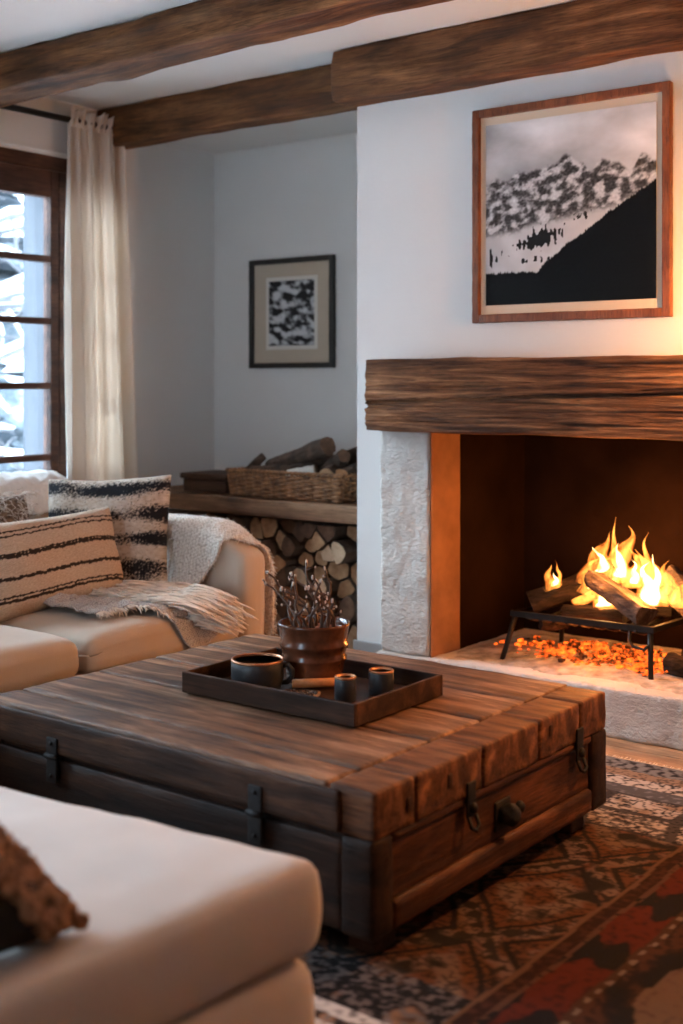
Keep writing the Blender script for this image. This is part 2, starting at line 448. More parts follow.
# chimney breast: face at Y 4.5, firebox opening below the mantel
CX = -3.38; FX0, FX1, FZ0, FZ1 = -2.93, -1.12, .19, 1.22
S('wall_chimney', join(box(CX, FX0-.02, 4.5, YB+.05, 0, ZC), box(FX1+.02, XR, 4.5, YB+.05, 0, ZC),
                       box(FX0-.02, FX1+.02, 4.5, YB+.05, FZ1, ZC), box(FX0-.02, FX1+.02, 5.24, YB+.05, 0, FZ1)), MAT['plaster'])
S('baseboard_chimney', rbox(CX-.012, -3.21, 4.484, 4.4995, 0, .195, .004), MAT['greyskirting'])
S('trim_1', rbox(XL, XL+.02, 1.9, 4.72, W1[3]+.012, W1[3]+.03, .003), MAT['ceiling'])

def window(name, W, mull, label=None):
    """wooden casement: frame, sashes with bars, glass; in the wall XL"""
    a, b, c, d = W; x = XL-.045
    fr = tag(obj(name, join(rbox(x-.05, x+.04, a, b, d-.075, d, .006), rbox(x-.05, x+.04, a, b, c, c+.06, .006),
                        rbox(x-.05, x+.04, a, a+.045, c+.06, d-.075, .006), rbox(x-.05, x+.04, b-.03, b, c+.06, d-.075, .006)), MAT['winwood']), kind='structure')
    n = len(mull)+1; ys = [a+.045]+mull+[b-.03]
    for i in range(n):
        s0, s1 = ys[i], ys[i+1]; w = .053
        z0, z1 = c+.06, d-.075
        zt = 2.316; zb = z0+.07
        sash = obj('sash', join(rbox(x-.035, x+.03, s0+.002, s0+w, z0, z1, .005), rbox(x-.035, x+.03, s1-w, s1-.002, z0, z1, .005),
                                rbox(x-.035, x+.03, s0+w, s1-w, zt, z1, .005), rbox(x-.035, x+.03, s0+w, s1-w, z0, zb, .005)), MAT['winwood'], fr)
        for zz in (1.995, 1.672, 1.335, .963):
            obj('glazing_bar', rbox(x-.03, x+.026, s0+w, s1-w, zz-.017, zz+.017, .006), MAT['winwood'], fr)
        obj('pane', box(x-.006, x-.002, s0+w-.005, s1-w+.005, zb-.005, zt+.005), MAT['glass'], sash)
    return fr
w1 = window('window_1', W1, [3.32, 4.28])
obj('window_sill', rbox(XL-.02, XL+.04, W1[0]-.02, W1[1]+.02, W1[2]-.03, W1[2]+.004, .006), MAT['ceiling'], w1)
obj('outer_shutter', rbox(XL-.29, XL-.09, 4.262, 4.296, W1[2]-.02, W1[3], .004), MAT['reveal'], w1)
w2 = window('window_2', W2, [-.15, .70])
# the near wall's garden door glazing
gd = tag(obj('window_3', join(rbox(-3.6, -2.37, YN-.12, YN-.04, 2.37, 2.45, .006), rbox(-3.6, -2.37, YN-.12, YN-.04, .3, .36, .006),
     rbox(-3.6, -3.54, YN-.12, YN-.04, .36, 2.37, .006), rbox(-2.43, -2.37, YN-.12, YN-.04, .36, 2.37, .006)), MAT['winwood']), kind='structure')
obj('pane', box(-3.55, -2.42, YN-.085, YN-.08, .35, 2.38), MAT['glass'], gd)

# outdoors
S('ground', box(-60, 30, -40, 50, -.6, -.15), MAT['snow'])
def tree(x, y, h, seed, label):
    r = random.Random(seed); t = empty('bare_tree', (x, y, -.15))
    tag(t, label, 'tree', 'snowy trees outside the window')
    trunk = [(x+.15*math.sin(i*.8+seed), y+.12*math.cos(i+seed), -.15+h*i/10) for i in range(11)]
    obj('trunk', tube(trunk, [.16*(1-i/12) for i in range(11)], 8), MAT['outbark'], t, True)
    parts = []; snow = []
    for k in range(46):
        i = r.randint(2, 9); p = Vector(trunk[i]); a = r.uniform(0, 2*PI); L = r.uniform(.8, 2.1)*(1.15-i/14)
        d = V(math.cos(a), math.sin(a), r.uniform(-.1, .5)); pts = [p]
        for s in range(5):
            d += V(r.uniform(-.25, .25), r.uniform(-.25, .25), r.uniform(-.2, .12)); p = p+d.normalized()*L/5; pts.append(p.copy())
        parts.append(tube(pts, [.045, .036, .028, .02, .014, .006], 5))
        snow.append(tube([q+V(0, 0, .035) for q in pts], [.04, .04, .035, .03, .025, .01], 5))
        for m in range(4):
            q = pts[r.randint(1, 4)]; d2 = V(r.uniform(-1, 1), r.uniform(-1, 1), r.uniform(-.5, .6)).normalized()
            e = [q, q+d2*.25, q+d2*.5+V(0, 0, -.06)]
            parts.append(tube(e, [.016, .012, .004], 4))
    obj('branches', join(*parts), MAT['outbark'], t, True)
    obj('snow_cover', join(*snow), MAT['snow'], t, True)
tree(-8.3, 5.9, 5.2, 3, 'bare snow-covered tree outside, nearest the window')
def snowy_needles():
    m, nt, N, L, B = newmat('snowy_needles')
    n = texn(N, L, 3.5, mapped(N, L, (1, 1, 1)), 5, .7)
    r = ramp(N, [(.38, (.03, .045, .055)), (.52, (.09, .11, .13)), (.62, (.34, .38, .42))]); L.new(n.outputs[0], r.inputs[0])
    L.new(r.outputs[0], B.inputs['Base Color']); B.inputs['Roughness'].default_value = .95
    return m
MAT['needles'] = snowy_needles()
def conifer(x, y, h, w, seed, label):
    r = random.Random(seed); t = tag(empty('snowy_conifer', (x, y, -.15)), label, 'tree', 'snowy trees outside the window')
    obj('trunk', tube([(x, y, -.15), (x, y, h*.5), (x, y, h-.2)], [.16, .1, .03], 8), MAT['outbark'], t, True)
    ps = []
    for k in range(150):
        q = r.random()**.8; z = .2+(h-.4)*q; L_ = w*(1-q)*r.uniform(.7, 1.1)+.15; a = r.uniform(0, 2*PI)
        d = V(math.cos(a), math.sin(a), 0); sd_ = V(-d.y, d.x, 0)
        c0 = V(x, y, z); tip = c0+d*L_+V(0, 0, -.35*L_)
        mid = c0+d*L_*.55+V(0, 0, -.08*L_)
        ww = .22*L_+.06; n0 = len(ps)
        ps.append(([c0-sd_*.04, c0+sd_*.04, mid+sd_*ww, mid-sd_*ww, tip, mid+V(0, 0, .10)], [(0, 1, 5), (1, 2, 5), (2, 4, 5), (4, 3, 5), (3, 0, 5), (0, 3, 4, 2, 1)]))
    obj('foliage', join(*ps), MAT['needles'], t)
conifer(-10.3, 7.6, 5.4, 1.5, 5, 'dense snowy conifer outside, straight beyond the window')
conifer(-12.2, 10.6, 6.6, 1.7, 6, 'snowy conifer outside at the right, seen past the shutter')
conifer(-12.6, 8.3, 7.5, 1.9, 7, 'tallest snowy conifer outside, behind the bare tree')

# ------------------------------------------------------------------ ceiling beams
def beam(x0, x1, y0, y1, z0, z1, seed, label, amp=.008, wave=.012, n=(150, 10, 10), topflat=True):
    def d(p, nr):
        u = p.x
        q = p + nr*(amp*fbm((u*3, p.y*14, p.z*14), 1, seed)*1.6)
        q.z += .022*(p.x+4.7)/2.4*(seed == 3)*(1-(p.z-z0)/(z1-z0))
        q.z += wave*fbm((u*1.1, 0, 0), 1, seed+5)*(1-(p.z-z0)/(z1-z0))
        q.y += wave*.5*nz((u*.9, 3, 0), 1, seed+9)
        c = abs(p.z-(z0+(z1-z0)*(.5+.18*nz((u*.6, 1, 1), 1, seed))))
        if nr.y < -.9 and c < .006: q.y += .006
        q.z = min(q.z, z1)
        q.y = min(max(q.y, y0-.02), y1)
        return q
    o = obj('ceiling_beam', rbox(x0, x1, y0, y1, z0, z1, .014, n, d), MAT['beam'], smooth=True)
    return tag(o, label, 'beam', 'rustic ceiling beams')
beam(XL+.002, 1.2, 3.47, 3.68, 2.650, ZC-.001, 3, 'rough dark oak ceiling beam nearest the camera, crossing above the curtain rod', .012, .03)
beam(-3.406, 1.2, 4.34, 4.497, 2.590, ZC-.001, 11, 'brown oak ceiling beam running along the top of the chimney breast', .008, .014)
beam(XL+.002, CX-.012, 4.515, 4.66, 2.617, ZC-.001, 21, 'shorter oak ceiling beam over the log alcove, ending at the curtain', .006, .010, (80, 8, 10))

# ------------------------------------------------------------------ fireplace
fp = tag(empty('fireplace', (-2.0, 4.6, 0)), 'rough pale stone fireplace with raised hearth and sooty firebox', 'fireplace')
def stone_d(seed, a=.008, edges=.006):
    def d(p, nr):
        k = fbm(p*9, 1, seed, 4)
        q = p + nr*(a*k*1.4)
        if max(abs(nr.x), abs(nr.y), abs(nr.z)) < .98: q -= nr*abs(nz(p, 18, seed))*edges
        return q
    return d
obj('hearth_slab', rbox(-3.20, .8, 4.385, 5.238, 0, .188, .012, (240, 40, 22), stone_d(4, .009)), MAT['hearth'], fp, True)
obj('stone_jamb', rbox(-3.192, -2.934, 4.412, 4.50, .186, 1.16, .010, (34, 12, 120), stone_d(7, .009)), MAT['jamb'], fp, True)
obj('stone_jamb', rbox(-1.116, -.90, 4.412, 4.50, .186, 1.16, .010, (24, 10, 60), stone_d(9, .009)), MAT['jamb'], fp, True)
obj('jamb_reveal', rbox(-2.9335, -2.925, 4.416, 4.645, .186, 1.19, .003, (2, 16, 60), stone_d(17, .002, .002)), MAT['jambin'], fp, True)['label'] = 'smooth smoke-tinted inner face of the jamb'
fb = join(box(-2.949, -2.928, 4.645, 5.238, .186, 1.219), box(-2.949, -1.101, 5.215, 5.238, .186, 1.219), box(-1.12, -1.101, 4.5, 5.238, .186, 1.219),
          box(-2.949, -1.101, 4.50, 5.238, 1.195, 1.219))
obj('firebox_lining', fb, MAT['soot'], fp)['label'] = 'soot-blackened firebox walls'
def mantel_d(p, nr):
    zc = 1.268+(p.x+3.2)*.033+.006*nz((p.x*2.5, 0, 0), 1, 2)
    q = p + nr*(.006*fbm((p.x*4, p.y*20, p.z*22), 1, 31, 4)+(.0045*nz((p.x*3.5, p.z*95, 0), 1, 4)-.005*max(0, nz((p.x*2, p.z*60, 4), 1, 9)-.25)*4))
    if nr.y < -.8 or nr.x < -.8:
        d = abs(p.z-zc); w = .0065 + .002*nz((p.x*5, 1, 0))
        if d < w:
            q.y += .02 if nr.y < -.8 else 0; q.x += .016 if nr.x < -.8 else 0
    q.z += .005*nz((p.x*1.7, 0, 4), 1, 7)
    q.y = min(q.y, 4.499)
    return q
tag(obj('mantel_beam', rbox(-3.214, -.85, 4.33, 4.499, 1.142, 1.452, .012, (320, 10, 120), mantel_d), MAT['mantel'], smooth=True),
    'thick weathered oak mantel beam with a long crack, above the firebox', 'mantel')

# ash, embers
def ashf(u, v):
    x = -2.91+1.75*u; y = 4.47+.72*v
    d = min(1, min(v, 1-v)*6)*min(1, min(u, 1-u)*12)
    return (x, y, .186+.006*d+.018*d*max(0, fbm((x, y, 0), 7, 2)+.3)+.028*math.exp(-((x+2.3)**2/.12+(y-4.86)**2/.03)))
tag(obj('ash_bed', grid(ashf, 90, 40), MAT['ash'], smooth=True), 'pale grey ash spread over the hearth beneath the fire grate', 'ash', kind='stuff')
ep = []
def bedf(u, v):
    x = -2.62+.66*u; y = 4.64+.36*v; d = max(0, 1-abs(u*2-1)**2.5)*max(0, 1-abs(v*2-1)**2)
    return (x, y, .190+.03*d**.5*(1+.8*fbm((x, y, 0), 30, 3))+.014*nz((x, y, 0), 70))
ep.append(grid(bedf, 90, 50))
for i in range(420):
    x = R.gauss(-2.26, .26); y = 4.80+R.gauss(0, .085)
    if not (-2.78 < x < -1.6 and 4.62 < y < 5.1): continue
    s = R.uniform(.003, .013)**1.0
    z = .2+.028*math.exp(-((x+2.3)**2/.12+(y-4.86)**2/.03))+R.uniform(0, .03)
    z -= .012; ep.append(rotz(rbox(x-s*1.3, x+s*1.3, y-s*.8, y+s*.8, z, z+s*1.1, s*.3, (1, 1, 1), lambda p, n: p+n*.5*s*nz(p, 60, i)), R.uniform(0, 3), (x, y)))
tag(obj('ember_bed', join(*ep), MAT['ember']), 'heap of glowing orange embers under the iron grate', 'embers', kind='stuff')

# fire grate
GP = [V(-2.632, 4.60, .383), V(-2.028, 4.62, .383)]
gr = tag(empty('fire_grate', (-2.33, 4.75, .19)), 'black wrought iron fire grate holding the burning logs', 'fire grate')
def barbox(a, b, w, h):
    a = Vector(a); b = Vector(b); t = (b-a).normalized(); s = t.cross(V(0, 0, 1)).normalized()*w/2; u = s.cross(t).normalized()*h/2
    vs = [a-s-u, a+s-u, a+s+u, a-s+u, b-s-u, b+s-u, b+s+u, b-s+u]
    return vs, [(0, 1, 2, 3), (7, 6, 5, 4), (0, 4, 5, 1), (1, 5, 6, 2), (2, 6, 7, 3), (3, 7, 4, 0)]
obj('front_rail', barbox(GP[0]+V(-.012, 0, 0), GP[1]+V(.012, 0, 0), .022, .024), MAT['iron'], gr)
obj('rear_rail', barbox(GP[0]+V(.04, .36, 0), GP[1]+V(.03, .36, 0), .02, .02), MAT['iron'], gr)
obj('end_rail', barbox(GP[0], GP[0]+V(.04, .36, 0), .02, .02), MAT['iron'], gr)
obj('end_rail', barbox(GP[1], GP[1]+V(.03, .36, 0), .02, .02), MAT['iron'], gr)
for i in range(9):
    x = -2.57+.06*i
    obj('cross_bar', tube([(x, 4.605, .372), (x+.01, 4.66, .356), (x+.015, 4.80, .352), (x+.03, 4.96, .372)], .0085, 6), MAT['iron'], gr, True)
for a, b in (((-2.625, 4.605, .38), (-2.665, 4.56, .192)), ((-2.035, 4.625, .38), (-2.022, 4.60, .192)), ((-2.59, 4.955, .38), (-2.62, 5.0, .2)), ((-2.0, 4.975, .38), (-1.98, 5.02, .2))):
    obj('leg', tube([a, tuple((Vector(a)+Vector(b))/2), b], [.0125, .0115, .011], 8), MAT['iron'], gr, True)
obj('hook', tube([(-2.115, 4.612, .37), (-2.115, 4.605, .33), (-2.095, 4.60, .312), (-2.05, 4.60, .305), (-2.032, 4.60, .322)], .007, 6), MAT['iron'], gr, True)

def log(name, pts, rad, seed, mats, label, cat='log', group=None, sides=18, flat=None, kind=None, cut=.0):
    """rough log: bark around, cut ends; optional flat split face (angle, depth)"""
    P = [Vector(p) for p in pts]; n = 44; sides = 30
    if cat == 'branch': rad = (rad[0]*1.22, rad[1]*1.22)
    fine = []
    for i in range(n+1):
        t = i/n*(len(P)-1); k = min(int(t), len(P)-2); fine.append(P[k].lerp(P[k+1], t-k))
    rr = [rad[0]+(rad[1]-rad[0])*i/n for i in range(n+1)]
    def nf(i, s, p):
        a = 2*PI*s/sides
        k = 1+.15*nz((math.cos(a)*1.2, math.sin(a)*1.2, i*.08), 1, seed)+.10*nz((math.cos(a)*4, math.sin(a)*4, i*.11), 1, seed+3)+.09*nz((math.cos(a)*9, math.sin(a)*9, i*.2), 1, seed+7)
        if flat:
            for fa in flat:
                c = math.cos(a-fa)
                if c > .25: k = min(k, (.36+.08*nz((a*6, i*.15, 0), 1, seed))/c)
        return k
    vf = tube(fine, rr, sides, True, nf)
    idx = [0]*(len(vf[1])-2)+[1, 1]
    o = obj(name, vf, mats, smooth=False, idx=idx)
    return tag(o, label, cat, group)
BM = [MAT['char'], MAT['burnlog']]; BL = [MAT['burnlog'], MAT['burnlog']]
G = 'logs burning in the fireplace'
log('burning_log', [(-2.60, 4.68, .425), (-2.44, 4.79, .50), (-2.31, 4.87, .585)], (.055, .05), 2, BM, 'dark burning log at the left end of the grate, leaning up to the right', group=G, flat=[1.2])
log('burning_log', [(-2.33, 4.73, .555), (-2.20, 4.69, .505), (-2.06, 4.65, .44)], (.052, .064), 5, BL, 'grey split log in front on the grate, sloping down to the right end', group=G, flat=[1.8])
log('burning_log', [(-2.10, 4.93, .55), (-1.90, 4.82, .42), (-1.70, 4.74, .30)], (.058, .075), 8, BL, 'glowing orange-lit log leaning off the right side of the grate', group=G, flat=[.3])
log('burning_log', [(-2.52, 4.93, .41), (-2.3, 4.92, .42), (-2.06, 4.93, .42)], (.045, .042), 12, BM, 'charred log lying along the back of the grate', group=G)
log('burning_log', [(-2.47, 4.74, .392), (-2.33, 4.745, .395), (-2.2, 4.75, .392)], (.028, .03), 15, BM, 'small charred log low in the middle of the grate', group=G)
log('burning_log', [(-2.56, 4.70, .33), (-2.52, 4.75, .32), (-2.49, 4.80, .325)], (.022, .02), 16, BM, 'charred stub hanging under the left end of the grate', group=G)
log('burning_log', [(-1.99, 4.70, .245), (-1.90, 4.68, .24), (-1.80, 4.66, .25)], (.042, .035), 18, BM, 'charred black log end lying on the ash right of the grate', group=G)
log('burning_log', [(-1.97, 4.82, .27), (-1.88, 4.80, .25), (-1.7, 4.78, .24)], (.03, .035), 19, BM, 'charred log fallen behind the black stub right of the grate', group=G)

fl = tag(empty('fire', (-2.3, 4.82, .42)), 'bright orange and yellow flames rising from the burning logs', 'flames')
def flame(x, y, z, w, h, seed, mat, lean=0.0):
    r = random.Random(seed); n = 18; pts = []; rad = []
    for i in range(n+1):
        t = i/n
        pts.append((x+lean*t*t+.34*w*math.sin(t*5+seed)*t+.03*nz((t*3, seed, 0))*t, y+.2*w*math.cos(t*4+seed)*t, z+h*.84*t))
        rad.append(max(.0006, w*.5*(math.sin(PI*min(1, (t*.82+.18)**.62)))**1.1*(1-t)**.35))
    def nf(i, s, p):
        a = 2*PI*s/16
        return (1+.45*nz((math.cos(a), math.sin(a), i*.24), 1, seed))
    obj('flame', tube(pts, rad, 16, True, nf), mat, fl, True)
FL = [(-2.535, 4.76, .45, .085, .15, 1, 0), (-2.51, 4.76, .47, .03, .15, 31, 0), (-2.385, 4.80, .47, .12, .18, 2, .03), (-2.33, 4.84, .52, .12, .24, 3, -.03), (-2.27, 4.86, .52, .12, .28, 4, .02),
      (-2.21, 4.85, .50, .10, .20, 5, .01), (-2.12, 4.83, .44, .15, .27, 6, -.01), (-2.06, 4.84, .46, .10, .2, 7, .03), (-2.30, 4.79, .42, .14, .14, 8, .0), (-2.0, 4.84, .45, .09, .13, 9, .03), (-2.42, 4.82, .42, .10, .14, 10, .02),
      (-2.31, 4.88, .50, .05, .34, 32, .02), (-2.14, 4.87, .48, .06, .30, 33, -.02)]
for (x, y, z, w, h, s, l) in FL: flame(x, y, z, w, h, s, MAT['flame'], l)
CR = [(-2.525, 4.76, .46, .04, .10, 11, 0), (-2.34, 4.83, .54, .06, .14, 12, -.02), (-2.27, 4.85, .54, .055, .17, 13, .01), (-2.12, 4.82, .45, .085, .20, 14, -.01), (-2.10, 4.81, .45, .05, .24, 17, -.005),
      (-2.38, 4.80, .49, .05, .10, 15, .02), (-2.30, 4.78, .43, .08, .08, 16, 0), (-2.20, 4.84, .52, .04, .12, 18, 0)]
for (x, y, z, w, h, s, l) in CR: flame(x, y, z, w, h, s, MAT['flamecore'], l)

# ------------------------------------------------------------------ pictures
def picture(xa, xb, y, za, zb, bar, depth, mframe, photo, mcol, paint, nu, nvv, label, edge=None, lean=.012):
    p = tag(empty('framed_picture', ((xa+xb)/2, y, za)), label, 'picture')
    fr = join(*[rbox(*b, .004, (30, 2, 30), lambda q, n: q+n*.0015*nz(q, 60, 3)) for b in
        ((xa, xa+bar, y-depth, y, za, zb), (xb-bar, xb, y-depth, y, za, zb), (xa+bar, xb-bar, y-depth, y, zb-bar, zb), (xa+bar, xb-bar, y-depth, y, za, za+bar))])
    obj('frame', fr, mframe, p, True)
    obj('mat_board', box(xa+bar-.003, xb-bar+.003, y-.012, y-.002, za+bar-.003, zb-bar+.003), mcol, p)
    px0, px1, pz0, pz1 = photo
    if edge:
        obj('print_border', box(px0-edge, px1+edge, y-.014, y-.0115, pz0-edge, pz1+edge), MAT['whiteedge'], p)
    vf = grid(lambda u, v: (px0+(px1-px0)*u, y-.0155, pz0+(pz1-pz0)*v), nu, nvv)
    cols = [paint(i/nu, j/nvv) for j in range(nvv+1) for i in range(nu+1)]
    n = len(vf[0])
    vf2 = solid(vf, .0015)
    obj('print', vf2, MAT['print'], p, cols=cols+cols)
    return p
def sm(a, b, x):
    t = min(1, max(0, (x-a)/(b-a))); return t*t*(3-2*t)
def mountain(u, v):
    ridge = .695+.03*math.sin(u*7-1)+.065*math.exp(-((u-.51)/.08)**2)+.06*math.exp(-((u-.74)/.10)**2)+.075*math.exp(-((u-.94)/.05)**2)-.02*math.exp(-((u-.63)/.03)**2)-.03*math.exp(-((u-.86)/.03)**2)+.06*fbm((u*11, 0, 0), 1, 3, 5)
    slope = .37+.03*math.sin(u*4)+.20*u**2+.03*fbm((u*5, v*5, 0), 1, 9)
    forest = .17+(.43*max(0, (u-.33)/.67)**.85)+.02*fbm((u*26, 0, 0), 1, 5)+.022*abs(nz((u*70, 0, 2)))
    c = .50+.20*v+.10*u+.34*fbm((u*2.6, v*4.5, 1), 1, 2, 5)
    if u < .14 and v > .86: c -= .12*sm(.0, 1, (v-.86)*7)*sm(0, 1, (.14-u)*8)
    sky = c
    w = .05
    rock = fbm((u*15+v*7, v*22-u*9, 0), 1, 11, 6)
    rk = .20+.55*sm(-.16, .26, rock)+.12*nz((u*70, v*80, 0))
    snowc = .72+.12*fbm((u*8, v*8, 0), 1, 1)
    tr = abs(nz((u*60, v*26, 5)))
    clump = math.exp(-((u-.33)/.15)**2-((v-.345-(u-.33)*.22)/.05)**2)+.6*math.exp(-((u-.58)/.06)**2-((v-.46)/.035)**2)+.5*math.exp(-((u-.03)/.05)**2-((v-.26)/.05)**2)+.5*math.exp(-((u-.3)/.12)**2-((v-.235)/.025)**2)
    if clump+.55*nz((u*45, v*18, 1))+.25*nz((u*90, v*50, 2)) > .50: snowc = .08
    x = sky
    a = sm(ridge+.015, ridge-.012, v); x = x*(1-a)+rk*a
    a = sm(slope+.03, slope-.02, v+.05*rock); x = x*(1-a)+snowc*a
    a = sm(forest+.006, forest-.004, v); x = x*(1-a)+(.035+.012*nz((u*60, v*60, 0)))*a
    x = max(.01, x)**1.9*.95
    return (x, x*1.0, x*1.02)
picture(-2.757, -1.887, 4.497, 1.600, 2.486, .034, .03, MAT['framered'], (-2.697, -1.948, 1.671, 2.418), MAT['matboard'], mountain, 230, 230,
        'large red-brown wooden frame with a black and white snowy mountain photograph, above the mantel')
def abstract(u, v):
    x = fbm((u*5+v*2, v*9, 0), 1, 4, 5)
    x = .06+.62*sm(-.16, .22, x)
    return (x**1.4, x**1.4, x**1.38)
picture(-4.848, -4.229, 5.437, 1.434, 2.058, .030, .03, MAT['blackframe'], (-4.705, -4.372, 1.562, 1.930), MAT['matboard2'], abstract, 90, 100,
        'small black-framed abstract black and white print on the alcove wall', .022)

# ------------------------------------------------------------------ alcove
tag(obj('shelf', rbox(XL+.002, CX-.004, 4.75, YB-.003, .675, .762, .008, (60, 20, 6), lambda p, n: p+n*.002*nz(p, 4, 2)), MAT['shelf'], smooth=True),
    'thick brown wooden shelf above the firewood stack', 'shelf')
bxt = tag(empty('storage_box', (-4.70, 5.0, .763)), 'small dark wooden lidded box on the shelf, left of the wicker basket', 'box')
obj('body', rbox(-4.835, -4.52, 4.86, 5.12, .763, .832, .006), MAT['darkbox'], bxt, True)
obj('lid', rbox(-4.85, -4.505, 4.845, 5.135, .832, .864, .012), MAT['darkbox'], bxt, True)

bk = tag(empty('wicker_basket', (-4.02, 5.0, .763)), 'brown wicker basket full of branches on the shelf', 'basket')
BX0, BX1, BY0, BY1, BZ0, BZ1 = -4.43, -3.715, 4.80, 5.16, .766, .892
def peri(t, x0, x1, y0, y1, r=.03):
    w = x1-x0; d = y1-y0; L = 2*(w+d); s = (t % 1)*L
    if s < w: p = (x0+s, y0, 0, -1)
    elif s < w+d: p = (x1, y0+s-w, 1, 0)
    elif s < 2*w+d: p = (x1-(s-w-d), y1, 0, 1)
    else: p = (x0, y1-(s-2*w-d), -1, 0)
    return p
rows = []; NP = 38; SEG = 38*6
for k in range(11):
    z = BZ0+.008+k*(BZ1-BZ0-.02)/10; fl_ = 1+.04*k/10
    pts = []
    for i in range(SEG+1):
        x, y, nx, ny = peri(i/SEG, BX0, BX1, BY0, BY1)
        w = .0085*math.sin(PI*(i/6)+PI*k)
        x = -4.0725+(x+4.0725)*fl_+nx*w; y = 4.98+(y-4.98)*fl_+ny*w
        pts.append((x, y, z+.0015*nz((i*.3, k, 0))))
    rows.append(tube(pts, .0062, 5, False))
obj('woven_side', join(*rows), MAT['wicker'], bk, True)
st = []
for i in range(NP):
    x, y, nx, ny = peri((i+.5)/NP, BX0, BX1, BY0, BY1)
    st.append(tube([(x, y, BZ0), (-4.0725+(x+4.0725)*1.045, 4.98+(y-4.98)*1.045, BZ1+.004)], .0042, 5))
obj('stakes', join(*st), MAT['wicker'], bk, True)
rim = []
for ph in (0, PI):
    pts = []
    for i in range(SEG*2+1):
        x, y, nx, ny = peri(i/SEG/2, BX0, BX1, BY0, BY1); a = i*.55+ph
        pts.append((-4.0725+(x+4.0725)*1.05+nx*.006*math.cos(a), 4.98+(y-4.98)*1.05+ny*.006*math.cos(a), BZ1+.006+.005*math.sin(a)))
    rim.append(tube(pts, .007, 5, False))
obj('braided_rim', join(*rim), MAT['wicker'], bk, True)
obj('basket_floor', join(box(BX0+.012, BX1-.012, BY0+.012, BY1-.012, BZ0, BZ0+.01), box(BX0+.01, BX0+.014, BY0+.01, BY1-.01, BZ0, BZ1-.005), box(BX1-.014, BX1-.01, BY0+.01, BY1-.01, BZ0, BZ1-.005),
     box(BX0+.01, BX1-.01, BY0+.01, BY0+.014, BZ0, BZ1-.005), box(BX0+.01, BX1-.01, BY1-.014, BY1-.01, BZ0, BZ1-.005)), MAT['basketlining'], bk)
G = 'branches in the wicker basket'
bark_e = lambda i: [MAT['bark'], ENDS[i]]
log('branch', [(-4.33, 5.0, .915), (-4.15, 4.96, .955), (-3.86, 4.90, 1.035)], (.028, .040), 51, bark_e(3), 'longest dark knotty branch on top, rising to the right in the basket', 'branch', G)
log('branch', [(-4.40, 4.90, .88), (-4.36, 4.92, .93), (-4.34, 4.96, .965)], (.02, .018), 52, bark_e(3), 'short dark upright stub at the left end of the basket', 'branch', G)
log('branch', [(-4.35, 4.88, .875), (-4.15, 4.885, .895), (-3.95, 4.90, .90)], (.035, .032), 53, bark_e(3), 'dark branch lying low along the front of the basket', 'branch', G)
log('branch', [(-4.06, 4.835, .875), (-3.98, 4.85, .895), (-3.93, 4.88, .905)], (.03, .026), 54, [MAT['whiteedge'], ENDS[1]], 'silver-white birch piece in the front middle of the basket', 'branch', G)
log('branch', [(-3.82, 4.84, .885), (-3.86, 4.98, .93), (-3.90, 5.10, .96)], (.036, .032), 55, bark_e(0), 'branch with its cut end facing forward, right of the birch piece', 'branch', G)
log('branch', [(-3.735, 4.85, .885), (-3.75, 5.0, .91), (-3.76, 5.12, .93)], (.036, .032), 56, bark_e(2), 'branch with an orange cut end at the right front corner of the basket', 'branch', G)
log('branch', [(-4.2, 5.08, .88), (-4.0, 5.06, .93), (-3.75, 5.05, .995)], (.03, .034), 57, bark_e(3), 'dark branch behind the longest one, sloping up to the right', 'branch', G)
log('branch', [(-3.93, 4.96, .90), (-3.82, 4.93, .96), (-3.76, 4.90, .99)], (.028, .028), 58, bark_e(3), 'short dark branch leaning over the two cut ends', 'branch', G)
log('branch', [(-3.70, 4.93, .93), (-3.60, 4.95, .955), (-3.47, 4.97, .985)], (.022, .03), 59, bark_e(2), 'branch sticking out of the basket on the right, towards the chimney breast', 'branch', G)

# split firewood: one log per cell of a packed front face
def cell(i, seeds, bounds):
    x0, x1, z0, z1 = bounds
    poly = [(x0, z0), (x1, z0), (x1, z1), (x0, z1)]
    sx, sz = seeds[i]
    for j, (tx, tz) in enumerate(seeds):
        if j == i or (tx-sx)**2+(tz-sz)**2 > .12: continue
        mx, mz = (sx+tx)/2, (sz+tz)/2; nx, nz_ = tx-sx, tz-sz
        out = []
        for k in range(len(poly)):
            a = poly[k]; b = poly[(k+1) % len(poly)]
            da = (a[0]-mx)*nx+(a[1]-mz)*nz_; db = (b[0]-mx)*nx+(b[1]-mz)*nz_
            if da <= 0: out.append(a)
            if (da < 0) != (db < 0) and abs(da-db) > 1e-12:
                t = da/(da-db); out.append((a[0]+(b[0]-a[0])*t, a[1]+(b[1]-a[1])*t))
        poly = out
        if len(poly) < 3: return []
    return poly
RF = random.Random(5)
seeds = []; rowcol = []
ROWN = ['bottom', 'second', 'third', 'fourth', 'fifth', 'sixth', 'top']
XA, XB, ZA, ZZ = -4.72, CX-.012, .004, .655
tries = 0
while tries < 9000 and len(seeds) < 130:
    tries += 1
    x, z = RF.uniform(XA+.03, XB-.03), RF.uniform(ZA+.03, ZZ-.03)
    md = .072 if RF.random() < .5 else .10
    if x > -3.75: md += .02
    if all(((x-a)**2+((z-b)*1.0)**2)**.5 > md for a, b in seeds): seeds.append((x, z))
rows_ = {}
for i, (x, z) in enumerate(seeds): rows_.setdefault(min(6, int((z-ZA)/(ZZ-ZA)*7)), []).append(i)
rowcol = [None]*len(seeds)
for r_, ii in rows_.items():
    for k, i in enumerate(sorted(ii, key=lambda q: -seeds[q][0])): rowcol[i] = (r_, k)
